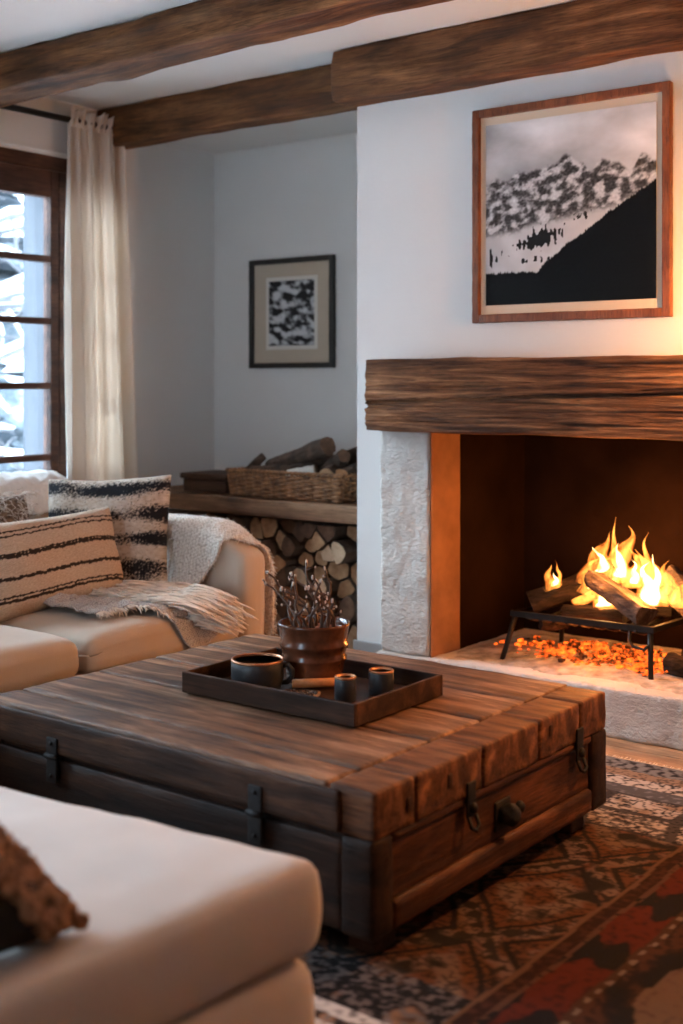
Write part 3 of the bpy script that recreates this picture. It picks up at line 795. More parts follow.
ORD = ['first', 'second', 'third', 'fourth', 'fifth', 'sixth', 'seventh', 'eighth', 'ninth', 'tenth', 'eleventh', 'twelfth', 'thirteenth', 'fourteenth', 'fifteenth', 'sixteenth', 'seventeenth', 'eighteenth', 'nineteenth', 'twentieth']
ENDN = ['tan', 'pale', 'orange-brown', 'dark']
for i in range(len(seeds)):
    poly = cell(i, seeds, (XA, XB, ZA, ZZ))
    if len(poly) < 3: continue
    cx_ = sum(p[0] for p in poly)/len(poly); cz_ = sum(p[1] for p in poly)/len(poly)
    sh = RF.uniform(.84, .97)
    P2 = []
    kind = RF.random()
    for k in range(len(poly)):
        a = poly[k]; b = poly[(k+1) % len(poly)]
        for t in ((0.12, .5, .88) if kind < .55 else (.3, .7)):
            P2.append((a[0]+(b[0]-a[0])*t, a[1]+(b[1]-a[1])*t))
    P2 = [(cx_+(p[0]-cx_)*sh*(1+.05*nz((p[0]*30, p[1]*30, i))), cz_+(p[1]-cz_)*sh*(1+.05*nz((p[0]*30, i, p[1]*30)))) for p in P2]
    r, c = rowcol[i]
    y0 = 4.80+RF.uniform(-.0, .12)
    rings = [y0+.0, y0+.004, y0+.15, 5.40]; n = len(P2)
    tx, tz = RF.uniform(-.03, .03), RF.uniform(-.02, .02)
    vs = []
    for k, yy in enumerate(rings):
        s2 = .94 if k == 0 else 1.0
        for (px, pz) in P2:
            vs.append((cx_+(px-cx_)*s2, yy+(px-cx_)*tx*8*(k < 2)*.4+(pz-cz_)*tz*8*(k < 2)*.4, cz_+(pz-cz_)*s2))
    fs = []; idx = []
    fs.append(tuple(range(n))); idx.append(1)
    for k in range(3):
        for s in range(n):
            s2 = (s+1) % n; fs.append((k*n+s, (k+1)*n+s, (k+1)*n+s2, k*n+s2)); idx.append(0)
    fs.append(tuple(reversed(range(3*n, 4*n)))); idx.append(0)
    e = RF.choices([0, 1, 2, 3], [4, 2.2, 4, 3])[0]
    if r == 6 and RF.random() < .5: e = 3
    o = obj('firewood_log', (vs, fs), [MAT['bark'], ENDS[e]], idx=idx)
    tag(o, '%s-ended split log, %s row of the firewood stack, %s from the chimney' % (ENDN[e], ROWN[r], ORD[c]), 'log', 'stacked firewood in the alcove')

# ------------------------------------------------------------------ curtain
cr = tag(empty('curtain', (-5.03, 4.45, .02)), 'long cream gathered curtain hanging right of the window', 'curtain')
def cur(u, v):
    z = .02+2.675*v
    flare = 0
    y0 = 4.215+.004*math.sin(v*6); y1 = 4.612+.135*(1-v)**.8
    pinch = sm(.93, .985, v)
    a = (.040+.018*(1-v))*(1-pinch*.35)
    uu = u+.012*nz((u*3, v*2.2, 0), 1, 3)
    x = -5.03+a*math.sin((uu+.10*math.sin(uu*5.5))*2*PI*5.0+1.5*nz((u*3, v*.9, 2)))*(.65+.5*nz((u*5, 0, 1)))+.014*math.sin(uu*2*PI*14+v)*(.4+.6*pinch)
    y = y0+(y1-y0)*u+.010*math.cos(uu*2*PI*6.0)
    return (x, y, z)
obj('fabric', solid(grid(cur, 220, 90), .003), MAT['curtain'], cr, True)
def hdr(u, v):
    w = .43+.045*v**.8
    y = 4.222+w*u+.006*nz((u*20, v*3, 0)); z = 2.665+.092*v+(.014*nz((u*17, 0, 0))+.008*math.sin(u*75))*v
    x = -5.012+(.008+.020*v)*math.sin(u*2*PI*12+1.2*nz((u*6, 0, 0))+v*.6)+.012*nz((u*30, v*3, 2))+.012*v*math.sin(u*2*PI*5)
    return (x, y, z)
obj('gathered_header', solid(grid(hdr, 200, 8), .004), MAT['curtain'], cr, True)
rd = tag(empty('curtain_rod', (-5.03, 3.2, 2.70)), 'black double curtain rod above the window', 'curtain rod')
obj('rod', tube([(-5.03, 1.8, 2.703), (-5.03, 4.66, 2.703)], .017, 12), MAT['iron'], rd, True)
obj('rear_rod', tube([(-5.095, 1.8, 2.715), (-5.095, 4.70, 2.715)], .011, 10), MAT['iron'], rd, True)
for yy in (1.9, 3.2):
    obj('bracket', join(tube([(XL, yy, 2.715), (-5.03, yy, 2.715)], .007, 8), rbox(XL, XL+.012, yy-.02, yy+.02, 2.68, 2.75, .003)), MAT['iron'], rd, True)

# ------------------------------------------------------------------ sofa
sf = tag(empty('sofa', (-4.25, 3.0, 0)), 'beige linen sofa with rounded arm, along the window wall', 'sofa')
def soft(amp, seed, s=3.5):
    return lambda p, n: p+n*(amp*fbm(p, s, seed))
obj('base', rbox(-4.98, -3.56, 1.62, 4.02, .06, .285, .03, (20, 30, 6), soft(.006, 2)), MAT['sofa'], sf, True)
obj('backrest', rbox(-5.03, -4.74, 1.60, 4.03, .10, .815, .07, (8, 30, 14), soft(.012, 5)), MAT['sofa'], sf, True)
def cush(y0, y1, seed):
    cy = (y0+y1)/2; hy = (y1-y0)/2
    def d(p, n):
        ux = (p.x+4.1)/.62; uy = (p.y-cy)/hy
        k = max(0, 1-ux*ux)*max(0, 1-uy**4)
        q = p+n*(.007*fbm(p, 5, seed))
        if p.z > .36: q.z += .02*k+.012*fbm(p, 3, seed+4)-.02*abs(uy)**6
        else: q.x += .0
        if p.x > -3.6: q.x += .018*(1-uy*uy)
        return q
    obj('seat_cushion', rbox(-4.74, -3.50, y0, y1, .283, .435, .045, (30, 26, 8), d), MAT['sofa'], sf, True)
cush(3.028, 3.875, 3); cush(2.17, 3.014, 8)
def arm(y0, y1, seed):
    def d(p, n):
        t = sm(-3.80, -3.49, p.x)
        top = .74-.085*t*t*1.2
        k = (p.z-.05)/(.74-.05)
        q = V(p.x, p.y, .05+k*(top-.05))
        cy = (y0+y1)/2
        q.y = cy+(q.y-cy)*(1.0+.10*sm(.3, .8, k))
        q += n*(.004*fbm(p, 6, seed))
        return q
    obj('arm', rbox(-4.74, -3.495, y0, y1, .05, .74, .052, (40, 8, 26), d), MAT['sofa'], sf, True)
arm(3.888, 4.028, 4); arm(1.62, 2.16, 9)
for x, y in ((-4.9, 1.7), (-3.65, 1.7), (-4.9, 3.95), (-3.65, 3.95)):
    obj('leg', lathe((x, y, 0), [(.018, 0), (.026, .062)], 12), MAT['darkbox'], sf, True)

# pillows
def pillow(name, c, U, W, w, h, t, mat, colf, n=44, pinch=.06, puff=.42, label=None, cat='cushion', skew=None, parent=None, seed=1, group=None):
    c = Vector(c); U = Vector(U).normalized(); W = Vector(W).normalized(); Nn = U.cross(W).normalized()
    vs = []; fs = []; cols = []
    for side in (1, -1):
        for j in range(n+1):
            for i in range(n+1):
                u = -1+2*i/n; v = -1+2*j/n
                prof = max(0, (1-u**4)*(1-v**4))**puff
                e = 1-pinch*(1-abs(u)**1.5)*abs(v)**2; e2 = 1-pinch*(1-abs(v)**1.5)*abs(u)**2
                p = c+U*(u*w/2*e2)+W*(v*h/2*e)+Nn*side*(t/2*prof*(1+.15*nz((u*1.5, v*1.5, side), 1, seed)))
                p += Nn*.006*nz((u*4, v*4, 0), 1, seed+2)
                vs.append(p); cols.append(colf(u, v) if colf else None)
    m = n+1; o = m*m
    for j in range(n):
        for i in range(n):
            a = j*m+i; fs.append((a, a+1, a+m+1, a+m)); fs.append((o+a, o+a+m, o+a+m+1, o+a+1))
    # close the rim
    for i in range(n):
        fs.append((i+1, i, o+i, o+i+1)); a = n*m+i; fs.append((a, a+1, o+a+1, o+a))
        a = i*m; fs.append((a, a+m, o+a+m, o+a)); a = i*m+n; fs.append((a+m, a, o+a, o+a+m))
    ob = obj(name, (vs, fs), mat, parent, True, cols=cols if colf else None)
    if label: tag(ob, label, cat, group)
    return ob
def lc(a, b, t): return tuple(a[i]+(b[i]-a[i])*t for i in range(3))
CR_, BK = (.64, .53, .42), (.035, .033, .034)
def stripe1(u, v):
    y = v*.5+.5; w = .012*math.sin(u*4)+.035*u*u*0+.03*math.sin(u*2+1)
    k = 0
    for s, th in ((.18, .016), (.22, .010), (.40, .018), (.62, .018), (.645, .009), (.83, .010), (.88, .009)):
        d = abs(y-s-w*.6+.012*nz((u*18, s*9, 0)))
        if d < th*(1+.9*nz((u*40, v*8, 2))): k = 1
    n = nz((u*30, v*75, 0))+.6*nz((u*70, v*150, 3))
    base = lc(CR_, (.46, .37, .29), .5+.8*n)
    base = tuple(max(.05, x) for x in base)
    return lc(base, (.025, .02, .02), .97*k)
def stripe2(u, v):
    y = v*.5+.5
    s = nz((u*1.3, y*8.5, 3), 1, 6)+.55*math.sin(y*2*PI*4.6+.8)+.55*nz((u*18, y*75, 0))+.9*nz((u*45, y*130, 0))
    k = sm(-.22, .22, s)
    base = lc((.50, .40, .31), (.66, .58, .50), .5+.9*nz((u*14, y*60, 4)))
    return lc(tuple(max(.05, x) for x in base), (.018, .018, .022), k)
pillow('cushion', (-4.145, 3.70, .672), (.89, .44, .05), (-.14, .18, 1), .575, .54, .15, MAT['stripes'], stripe2, 130,
       label='square charcoal and beige striped woven cushion leaning in the far sofa corner by the arm', seed=3)
pillow('cushion', (-4.045, 3.31, .618), (.03, 1, .035), (-.30, 0, 1), .69, .39, .19, MAT['stripes'], stripe1, 130,
       label='wide tan lumbar cushion with thin dark stripes in front on the sofa', seed=5)
MAT['furdark'] = plain('grey_brown_fur', (.20, .14, .10), .95, .7, 40, 1, .01)
MAT['furpale'] = plain('pale_fur_strand', (.62, .56, .50), .95, .4, 40)
fc = pillow('cushion', (-4.47, 3.28, .655), (.15, 1, .0), (-.28, .04, 1), .50, .42, .14, MAT['furdark'], None, 26,
            label='grey-brown shaggy cushion half hidden behind the lumbar cushion at the left', seed=8)
def strands(n, start, direction, length, rad, seed, bend=.4, drop=.0, seg=5, clampz=None):
    r = random.Random(seed); ps = []
    for i in range(n):
        p = Vector(start(r)); d = Vector(direction(r, p)).normalized(); L = r.uniform(*length); pts = [p.copy()]
        for k in range(seg):
            d = (d+V(r.uniform(-bend, bend), r.uniform(-bend, bend), r.uniform(-bend, bend)*.5-drop)).normalized()
            p = p+d*L/seg
            if clampz: p.z = max(p.z, clampz(p))
            pts.append(p.copy())
        ps.append(tube(pts, [rad]*(seg)+[rad*.35], 4))
    return join(*ps)
def fur_start(r):
    u, v = r.uniform(-.24, .24), r.uniform(.02, .21)
    c = V(-4.47, 3.28, .655)+V(.15, 1, 0).normalized()*u+V(-.28, .04, 1).normalized()*v
    return c+V(.05, 0, .02)
tag(obj('fur', strands(420, fur_start, lambda r, p: (r.uniform(.1, 1), r.uniform(-.6, .9), r.uniform(-.4, .7)), (.03, .07), .0016, 4, .5, .15), MAT['furpale'], fc), kind='stuff')

# white sheepskin along the sofa back
def ssk(u, v):
    y = 2.0+2.0*u; a = -.5+2.2*v
    x = -4.885+.17*math.cos(PI*v*.98)*-1 ; z = .835+.075*math.sin(PI*v)-.10*(abs(v-.5)*2)**3
    k = .012*fbm((x*14, y*14, z*14), 1, 3, 3)+.004*nz((x*90, y*90, z*90))
    return (x+k, y, z+k*1.5)
MAT['whitewool'] = plain('white_wool_pile', (.80, .78, .75), .95, .08, 40, .8, .006, 120)
ws = obj('white_throw', solid(grid(ssk, 200, 30), .012), MAT['whitewool'], smooth=True)
tag(ws, 'fluffy white throw lying along the top of the sofa back below the window', 'throw')
tag(obj('pile', strands(700, lambda r: (lambda u, v: ssk(u, v))(r.random(), r.uniform(.1, .95)), lambda r, p: (r.uniform(-.2, 1), r.uniform(-1, 1), r.uniform(.2, 1)), (.012, .03), .0012, 6, .5, .1, 3), MAT['whitewool'], ws), kind='stuff')

# knitted throw over the arm
def armtop(x):
    t = sm(-3.80, -3.49, x); return .74-.102*t*t
def athrow(s, t):
    # s 0 inner bottom .. 1 outer bottom ; t 0 front hem .. 1 back
    hem = -3.495-.035*sm(.62, .42, s)-.10*sm(.42, .20, s)-.09*sm(.22, .0, s)
    x = hem+(-4.62-hem)*t
    zt = armtop(x)+.018
    Y0, Y1 = 3.862, 4.056; r = .07
    La = zt-r-.472; Lb = PI*r/2; Lt = Y1-Y0-2*r; Lo = zt-r-.27
    tot = La+Lb*2+Lt+Lo; d = s*tot
    if d < La: p = V(x, Y0-.04*(1-d/La)**3, .472+d)
    elif d < La+Lb:
        a = (d-La)/r; p = V(x, Y0+r-r*math.cos(a), zt-r+r*math.sin(a))
    elif d < La+Lb+Lt: p = V(x, Y0+r+d-La-Lb, zt)
    elif d < La+2*Lb+Lt:
        a = (d-La-Lb-Lt)/r; p = V(x, Y1-r+r*math.sin(a), zt-r+r*math.cos(a))
    else: p = V(x, Y1+.004, zt-r-(d-La-2*Lb-Lt))
    k = .010*fbm((x*5, s*4, 0), 1, 7)+.0042*math.sin(s*260)*math.sin(x*190+ (int(s*83) % 2)*1.6)
    n = V(0, -1 if s < .45 else .4, .8).normalized()
    return p+n*k+V(0, 0, .004)
th = obj('knitted_throw', solid(grid(athrow, 170, 150), .010), MAT['knit'], smooth=True)
tag(th, 'chunky cream knitted throw draped over the far sofa arm', 'throw')
def hs(r): return athrow(r.uniform(.5, 1), -.0)
tag(obj('fringe', strands(230, lambda r: athrow(r.uniform(.05, 1.0), r.uniform(0, .012)), lambda r, p: (.6, .7 if p.y > 3.98 else -.1, -.5), (.012, .028), .0016, 9, .5, .2, 3), MAT['knit'], th), kind='stuff')
def topstart(r): return athrow(r.uniform(.3, .7), r.random())
tag(obj('pile', strands(500, topstart, lambda r, p: (r.uniform(-.4, .6), r.uniform(-.5, .7), .7), (.006, .014), .001, 10, .5, .1, 2), MAT['knit'], th), kind='stuff')

# fringed throw crumpled on the seat
def seatz(x, y):
    z = .462
    if x > -3.56: z = .462-(x+3.56)**2*9-.3*max(0, (x+3.50))*4
    return z
def crumple(u, v):
    # u along Y (3.17..3.84), v from back to over the front edge
    y = 3.18+.64*u+.03*nz((u*3, v*3, 0)); L = .62*v*(.55+.45*sm(.1, .6, u)); x = -4.02+L+.05*nz((u*4, v*2, 5))+.05*(1-u)
    h = .010+.030*abs(fbm((u*5, v*4, 1), 1, 4, 3))*2+.006*math.sin(u*70+v*5)*.5
    if x > -3.485:
        over = x+3.485; x = -3.470+.012*nz((u*9, v*9, 0)); z = .43-over*1.0
    else: z = seatz(x, y)+h
    return (x, y, z)
ft = obj('fringed_throw', solid(grid(crumple, 90, 80), .007), MAT['greyknit'], smooth=True)
tag(ft, 'grey and cream woven throw with long fringes, crumpled on the seat cushion', 'throw')
def fz(p):
    if p.x < -3.50: return .478
    return .25
def fstart(r):
    t = r.random(); u = .36+.46*r.random(); v = r.uniform(.10, .9)
    p = Vector(crumple(u, v)); return p+V(0, 0, .008+.02*r.random())
tag(obj('long_fringe', strands(760, fstart, lambda r, p: (.75+.5*nz(p, 9, 1), .35+.9*nz(p, 9, 5), .05), (.10, .19), .0040, 12, .085, .07, 8, fz), MAT['fringe'], ft, True), kind='stuff')['label'] = 'long cream fringe strands'
tag(obj('short_fringe', strands(120, lambda r: Vector(crumple(r.uniform(.0, .4), 1.0))+V(0, 0, .004), lambda r, p: (1, r.uniform(-.6, .6), -.15), (.02, .05), .002, 13, .3, .15, 4), MAT['fringe'], ft, True), kind='stuff')

# ------------------------------------------------------------------ coffee table
tb = tag(empty('coffee_table', (-2.36, 2.87, 0)), 'large low dark rustic wooden trunk coffee table with iron fittings', 'coffee table')
TX0, TX1, TY0, TY1 = -3.10, -1.668, 2.282, 3.47
def rough(a, s, seed, e=.0): 
    def d(p, n):
        q = p+n*(a*fbm((p.x*s, p.y*s*2.2, p.z*s*2.2), 1, seed, 4))
        if e and max(abs(n.x), abs(n.y), abs(n.z)) < .97: q -= n*abs(nz(p, 12, seed))*e
        return q
    return d
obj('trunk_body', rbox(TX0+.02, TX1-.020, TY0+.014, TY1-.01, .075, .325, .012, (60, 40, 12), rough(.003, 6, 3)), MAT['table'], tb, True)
# lid planks: long boards, then a crossing band at the right end
yb = [TY0, 2.418, 2.725, 2.98, 3.23, 3.50]
for i in range(5):
    yy = [yb[i]+.004, yb[i+1]-.005]
    obj('lid_plank', rbox(TX0, -1.807, yy[0], yy[1], .318, .42-.002*R.random(), .007, (150, 12, 6), rough(.005, 6, 20+i, .004)), MAT['tabletop'], tb, True)
ye = [TY0, 2.455, 2.762, 3.058, 3.30, 3.475]
for i in range(5):
    obj('end_plank', rbox(-1.80, TX1, ye[i]+.004, ye[i+1]-.004, .308, .42, .007, (12, 20, 8), rough(.0045, 8, 30+i, .003)), MAT['tableend'], tb, True)
obj('lid_shade_board', rbox(TX0-.004, -1.762, TY0-.010, TY0+.004, .314, .411, .005, (110, 2, 8), rough(.003, 7, 61, .003)), MAT['lidshade'], tb, True)  # added board: shade of the lid's near face put into its dark colour
# near face: lower board and groove, corner posts
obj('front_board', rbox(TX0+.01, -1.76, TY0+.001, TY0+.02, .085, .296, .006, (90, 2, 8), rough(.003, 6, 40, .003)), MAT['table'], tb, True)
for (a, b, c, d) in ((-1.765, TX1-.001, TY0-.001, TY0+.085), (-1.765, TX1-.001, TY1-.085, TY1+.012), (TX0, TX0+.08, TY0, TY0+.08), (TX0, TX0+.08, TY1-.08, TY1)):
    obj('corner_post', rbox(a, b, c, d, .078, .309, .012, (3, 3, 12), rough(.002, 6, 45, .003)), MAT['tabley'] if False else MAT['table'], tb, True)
# right face: rails framing an inset panel
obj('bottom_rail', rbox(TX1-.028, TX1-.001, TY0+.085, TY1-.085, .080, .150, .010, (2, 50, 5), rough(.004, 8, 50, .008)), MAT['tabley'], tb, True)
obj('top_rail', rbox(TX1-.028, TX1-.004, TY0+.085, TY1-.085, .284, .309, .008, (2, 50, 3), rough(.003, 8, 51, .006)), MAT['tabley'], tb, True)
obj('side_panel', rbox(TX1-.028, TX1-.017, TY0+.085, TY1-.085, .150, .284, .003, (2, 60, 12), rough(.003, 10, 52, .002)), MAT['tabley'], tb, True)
for x in (-3.0, -1.80):
    for y in (2.36, 3.345):
        obj('foot', rbox(x, x+.08, y, y+.085, .013, .077, .006), MAT['darkbox'], tb)
for x, z0, z1 in ((-2.77, .235, .36), (-2.014, .235, .375)):
    hg = obj('strap_hinge', rbox(x-.022, x+.022, TY0-.016, TY0-.008, z0, z1, .003, (3, 1, 8), rough(.0015, 40, 2)), MAT['irondark'], tb, True)
    obj('hinge_pin', tube([(x-.024, TY0-.015, .308), (x+.024, TY0-.015, .308)], .008, 8), MAT['irondark'], hg, True)
    for z in (z0+.02, z1-.015): obj('nail', blob((x, TY0-.017, z), .006, .005, .006, 5, 0), MAT['irondark'], hg, True)
for y, z0, z1 in ((2.695, .225, .345), (3.29, .225, .35)):
    hp = obj('hasp', rbox(TX1-.001, TX1+.007, y-.020, y+.020, z0+.03, z1, .003, (1, 3, 8), rough(.0015, 40, 3)), MAT['irondark'], tb, True)
    obj('ring', tube([(TX1+.006, y-.018, z0+.035), (TX1+.016, y-.018, z0+.01), (TX1+.018, y, z0), (TX1+.016, y+.018, z0+.01), (TX1+.006, y+.018, z0+.035)], .0055, 6), MAT['irondark'], hp, True)
    obj('stud', blob((TX1+.010, y, z0+.055), .011, .013, .014, 6, .2), MAT['irondark'], hp, True)
obj('knob', join(rbox(TX1-.018, TX1-.010, 2.84, 2.92, .17, .25, .006, (1, 5, 5), rough(.003, 30, 5)), blob((TX1+.008, 2.88, .212), .028, .030, .030, 10, .25),
     tube([(TX1-.015, 2.88, .212), (TX1+.0, 2.88, .212)], .013, 10), blob((TX1+.012, 2.925, .222), .014, .018, .016, 6, .2)), MAT['irondark'], tb, True)
for y, z in ((2.424, .36), (2.60, .372), (3.12, .38)):
    obj('peg_hole', rbox(TX1-.001, TX1+.0035, y-.009, y+.009, z-.016, z+.016, .003), MAT['darkbox'], tb, True)

# ------------------------------------------------------------------ tray and what stands on it
Z0 = .4235
N_, L_, R_ = V(-2.022, 2.679, 0), V(-2.668, 2.676, 0), V(-2.02, 3.12, 0)
ux = (L_-N_).normalized(); uy = V(-ux.y, ux.x, 0); uy = uy if uy.y > 0 else -uy
TWd, TDp = (L_-N_).length, .44
def tl(a, b, z): return N_+ux*a+uy*b+V(0, 0, z)
def obox(a0, a1, b0, b1, z0, z1, r=.003, n=(6, 6, 2)):
    vs, fs = rbox(a0, a1, b0, b1, z0, z1, r, n)
    return [tl(v[0], v[1], v[2]) for v in vs], [tuple(reversed(f)) for f in fs]
ty = tag(empty('serving_tray', tuple(tl(TWd/2, TDp/2, Z0))), 'dark brown rectangular wooden tray on the coffee table', 'tray')
obj('tray_base', obox(.012, TWd-.012, .012, TDp-.012, Z0+.004, Z0+.014), MAT['tray'], ty)
for q in ((0, TWd, 0, .012), (0, TWd, TDp-.012, TDp), (0, .012, .012, TDp-.012), (TWd-.012, TWd, .012, TDp-.012)):
    obj('tray_side', obox(*q, Z0, .486), MAT['tray'], ty)
zt = Z0+.0145
# plant pot
pc = (-2.408, 2.985, zt)
pt = tag(empty('plant_pot', pc), 'ribbed brown glazed pot of dry twigs standing at the back of the tray', 'plant pot')
prof = [(.0, 0), (.078, 0), (.083, .006), (.091, .04), (.095, .062), (.101, .070), (.102, .076), (.097, .084), (.099, .096), (.1005, .104), (.1065, .112), (.107, .118), (.1015, .126), (.104, .14), (.107, .165), (.1105, .172), (.1115, .178), (.109, .181), (.103, .179), (.100, .16), (.10, .155)]
obj('pot_body', lathe(pc, prof[1:], 56), MAT['pot'], pt, True)
obj('soil', lathe(pc, [(.099, .150), (.09, .158), (.05, .162), (.005, .160)], 30, lambda t, z: .003*math.sin(7*t)), MAT['soil'], pt, True)
tw = []; bd = []; TR = random.Random(21)
TW = [(-.055, -.02, .60, -.05, .15), (-.02, .03, -.2, .0, .19), (.01, -.03, .1, .1, .20), (.035, .01, .25, .0, .18), (.05, -.01, .6, .1, .16), (-.04, .04, -.5, .1, .17), (.0, .0, 0, 0, .21), (.06, .03, .4, -.2, .14), (-.07, .0, -.9, 0, .13), (.025, -.05, -.1, -.2, .17), (-.012, -.045, -.35, -.1, .18), (.045, .045, .2, .2, .19), (.02, .0, .35, -.1, .13), (-.03, -.01, -.6, .1, .12), (.07, -.02, .3, .1, .11), (-.02, -.06, .1, -.3, .12), (.0, .05, -.3, .2, .16)]
for k, (dx, dy, lx, ly, h) in enumerate(TW):
    p = V(pc[0]+dx, pc[1]+dy, pc[2]+.150); pts = [p]; d = V(lx*.5, ly*.5, 1)
    for i in range(8):
        d = (d.normalized()+V(TR.uniform(-.55, .55), TR.uniform(-.55, .55), TR.uniform(-.1, .2))).normalized(); p = p+d*h*1.22/8; pts.append(p.copy())
    tw = [tube(pts, [.0054-.0004*i+.0012*TR.random() for i in range(9)], 6)]; bd = []
    for i in range(3, 9):
        if TR.random() < .55:
            e = pts[i]+V(TR.uniform(-.022, .022), TR.uniform(-.022, .022), TR.uniform(-.004, .02))
            tw.append(tube([pts[i], (pts[i]+e)/2+V(0, 0, .003), e], [.0032, .0026, .0018], 5)); bd.append(blob(e, .0034, .0034, .0045, 4, .5, 30, i))
    bd.append(blob(pts[-1], .0042, .0042, .008, 4, .4, 30, k))
    twg = obj('twig', join(*tw), MAT['twig'], pt, True)
    for q in bd: obj('bud', q, MAT['bud'], twg, True)

mc = (-2.475, 2.80, zt)
mg = tag(empty('mug', mc), 'wide black stoneware mug of dark coffee with copper rim, at the left of the tray', 'mug')
obj('mug_body', lathe(mc, [(.060, 0), (.070, .004), (.0775, .03), (.0785, .06), (.078, .088), (.0755, .090), (.0725, .087), (.073, .07), (.0735, .066)], 48), MAT['mug'], mg, True)
obj('mug_rim', lathe(mc, [(.0782, .084), (.079, .0885), (.0768, .0918), (.0735, .0905), (.0722, .085), (.0735, .0725), (.070, .072), (.0745, .084)], 48), MAT['copper'], mg, True)['label'] = 'copper glazed rim'
obj('coffee', lathe(mc, [(.0733, .074), (.0733, .0765), (.01, .0768)], 40), MAT['coffee'], mg, True)
hd = V(.83, .56, 0).normalized()
ha = [V(*mc)+hd*r+V(0, 0, z) for r, z in ((.074, .070), (.092, .072), (.104, .058), (.103, .038), (.090, .022), (.072, .020))]
obj('handle', tube(ha, [.008, .0085, .008, .008, .008, .008], 8), MAT['mug'], mg, True)
def cup(c, r, h, label):
    t = tag(empty('small_cup', c), label, 'cup', 'small black cups on the tray')
    obj('cup_body', lathe(c, [(r*.93, 0), (r, .004), (r*1.01, h*.5), (r*.985, h-.003), (r*.93, h), (r*.90, h-.004), (r*.90, h-.010)], 36), MAT['mug'], t, True)
    obj('cup_inside', lathe(c, [(r*.995, h-.006), (r*1.0, h-.001), (r*.93, h+.0012), (r*.89, h-.003), (r*.86, h-.006), (.004, h-.006)], 36), MAT['copper'], t, True)['label'] = 'copper glazed inside'
cup((-2.185, 2.852, zt), .031, .070, 'smaller black cup with copper glazed top, in front in the tray')
cup((-2.150, 2.980, zt), .037, .070, 'wider black cup with copper glazed rim, behind at the right of the tray')
ck = (V(-2.39, 2.86, zt+.016), V(-2.27, 2.97, zt+.019))
tag(obj('wooden_stick', tube([ck[0], (ck[0]+ck[1])/2, ck[1]], .0135, 12, True, lambda i, s, p: 1-.12*(s == 0)), MAT['cinnamon'], smooth=True), 'orange-brown rolled wooden stick lying between the mug and the small cup', 'wooden stick')
sd = tag(empty('seed_dish', (-2.31, 2.80, zt)), 'small tan wooden dish of dark seeds in front of the wooden stick', 'dish')
vs, fs = rbox(-2.375, -2.255, 2.765, 2.835, zt, zt+.012, .005, (6, 4, 2)); obj('dish', rotz((vs, fs), .5, (-2.31, 2.80)), MAT['tanwood'], sd, True)
sp = []
for i in range(90):
    a, b = R.uniform(-.048, .048), R.uniform(-.024, .024); x = -2.31+a*math.cos(.5)-b*math.sin(.5); y = 2.80+a*math.sin(.5)+b*math.cos(.5)
    sp.append(blob((x, y, zt+.0145), .0036, .0036, .0032, 4, .1))
tag(obj('seeds', join(*sp), MAT['seed'], sd, True), kind='stuff')
for k, (a, b) in enumerate(((-2.165, 2.80), (-2.155, 2.825), (-2.185, 2.795))):
    pass

# ------------------------------------------------------------------ ottoman in the foreground
ot = tag(empty('ottoman', (-2.2, 1.15, 0)), 'large pale linen ottoman in the near left corner', 'ottoman')
ang = math.radians(-3.5); oc = (-1.462, 1.835)
def ott(p, n):
    return p
def od(amp, z0, z1, seed, crown):
    def d(p, n):
        ux = (p.x+2.26)/.80; uy = (p.y-1.13)/.70
        q = p+n*(amp*fbm(p, 3.2, seed))
        k = max(0, 1-ux*ux)*max(0, 1-uy*uy)
        if p.z > (z0+z1)/2: q.z += crown*k+.007*fbm((p.x*7, p.y*3, 0), 1, seed)
        bulge = 1-((p.z-(z0+z1)/2)/((z1-z0)/2))**2
        if abs(n.x) > .7: q.x += .010*bulge*(1 if n.x > 0 else -1)
        if abs(n.y) > .7: q.y += .010*bulge*(1 if n.y > 0 else -1)
        return q
    return d
def oskew(vf):
    return [(v[0]+.05*(v[1]-1.84), v[1]+.10*(v[0]+1.47), v[2]) for v in vf[0]], vf[1]
obj('cushion_top', oskew(rbox(-3.06, -1.476, .43, 1.845, .275, .452, .024, (50, 46, 10), od(.006, .275, .452, 3, .010))), MAT['ottoman'], ot, True)
obj('upholstered_base', oskew(rbox(-3.05, -1.480, .44, 1.838, .035, .270, .03, (40, 36, 8), od(.005, .035, .270, 6, 0))), MAT['ottoman'], ot, True)
for x, y in ((-2.95, .55), (-1.62, .55), (-2.95, 1.70), (-1.62, 1.70)):
    obj('foot', lathe((x, y, .012), [(.02, 0), (.026, .028)], 12), MAT['darkbox'], ot, True)
bU = V(.06, 1, 0).normalized(); bW = V(-.38, -.55, .80).normalized()
corner = V(-1.56, 1.355, .446)
pw_, ph_ = .46, .36
pcn = corner-bU*pw_/2+bW*ph_/2+V(-.02, 0, .02)
bp = pillow('cushion', pcn, bU, bW, pw_, ph_, .13, MAT['black'], None, 30, .05, .45, label='black cushion with a nubby brown edge, leaning on the ottoman at the left edge', seed=4)
def trim(u, v):
    pass
tp = []; TRR = random.Random(3)
for i in range(620):
    t = TRR.uniform(-.5, .5)*.97; s = TRR.uniform(.5-.20, .515); side = TRR.uniform(-1, 1)
    base = pcn+bU*pw_*s*(1-.02)+bW*ph_*t
    edge = max(0, .515-s)/.2; Nn = bU.cross(bW).normalized()
    th_ = .012+.05*min(1, edge)**.6*(1-(abs(t)*2)**4)**.4
    p = base+Nn*th_*side
    p = base+Nn*(th_ if side > -.4 else -th_)
    s_ = TRR.uniform(.006, .013)
    tp.append(blob(p, s_, s_, s_, 4, .5, 40, i))
tag(obj('nubby_trim', join(*tp), MAT['boucle'], bp, True), kind='stuff')['label'] = 'brown boucle edge'

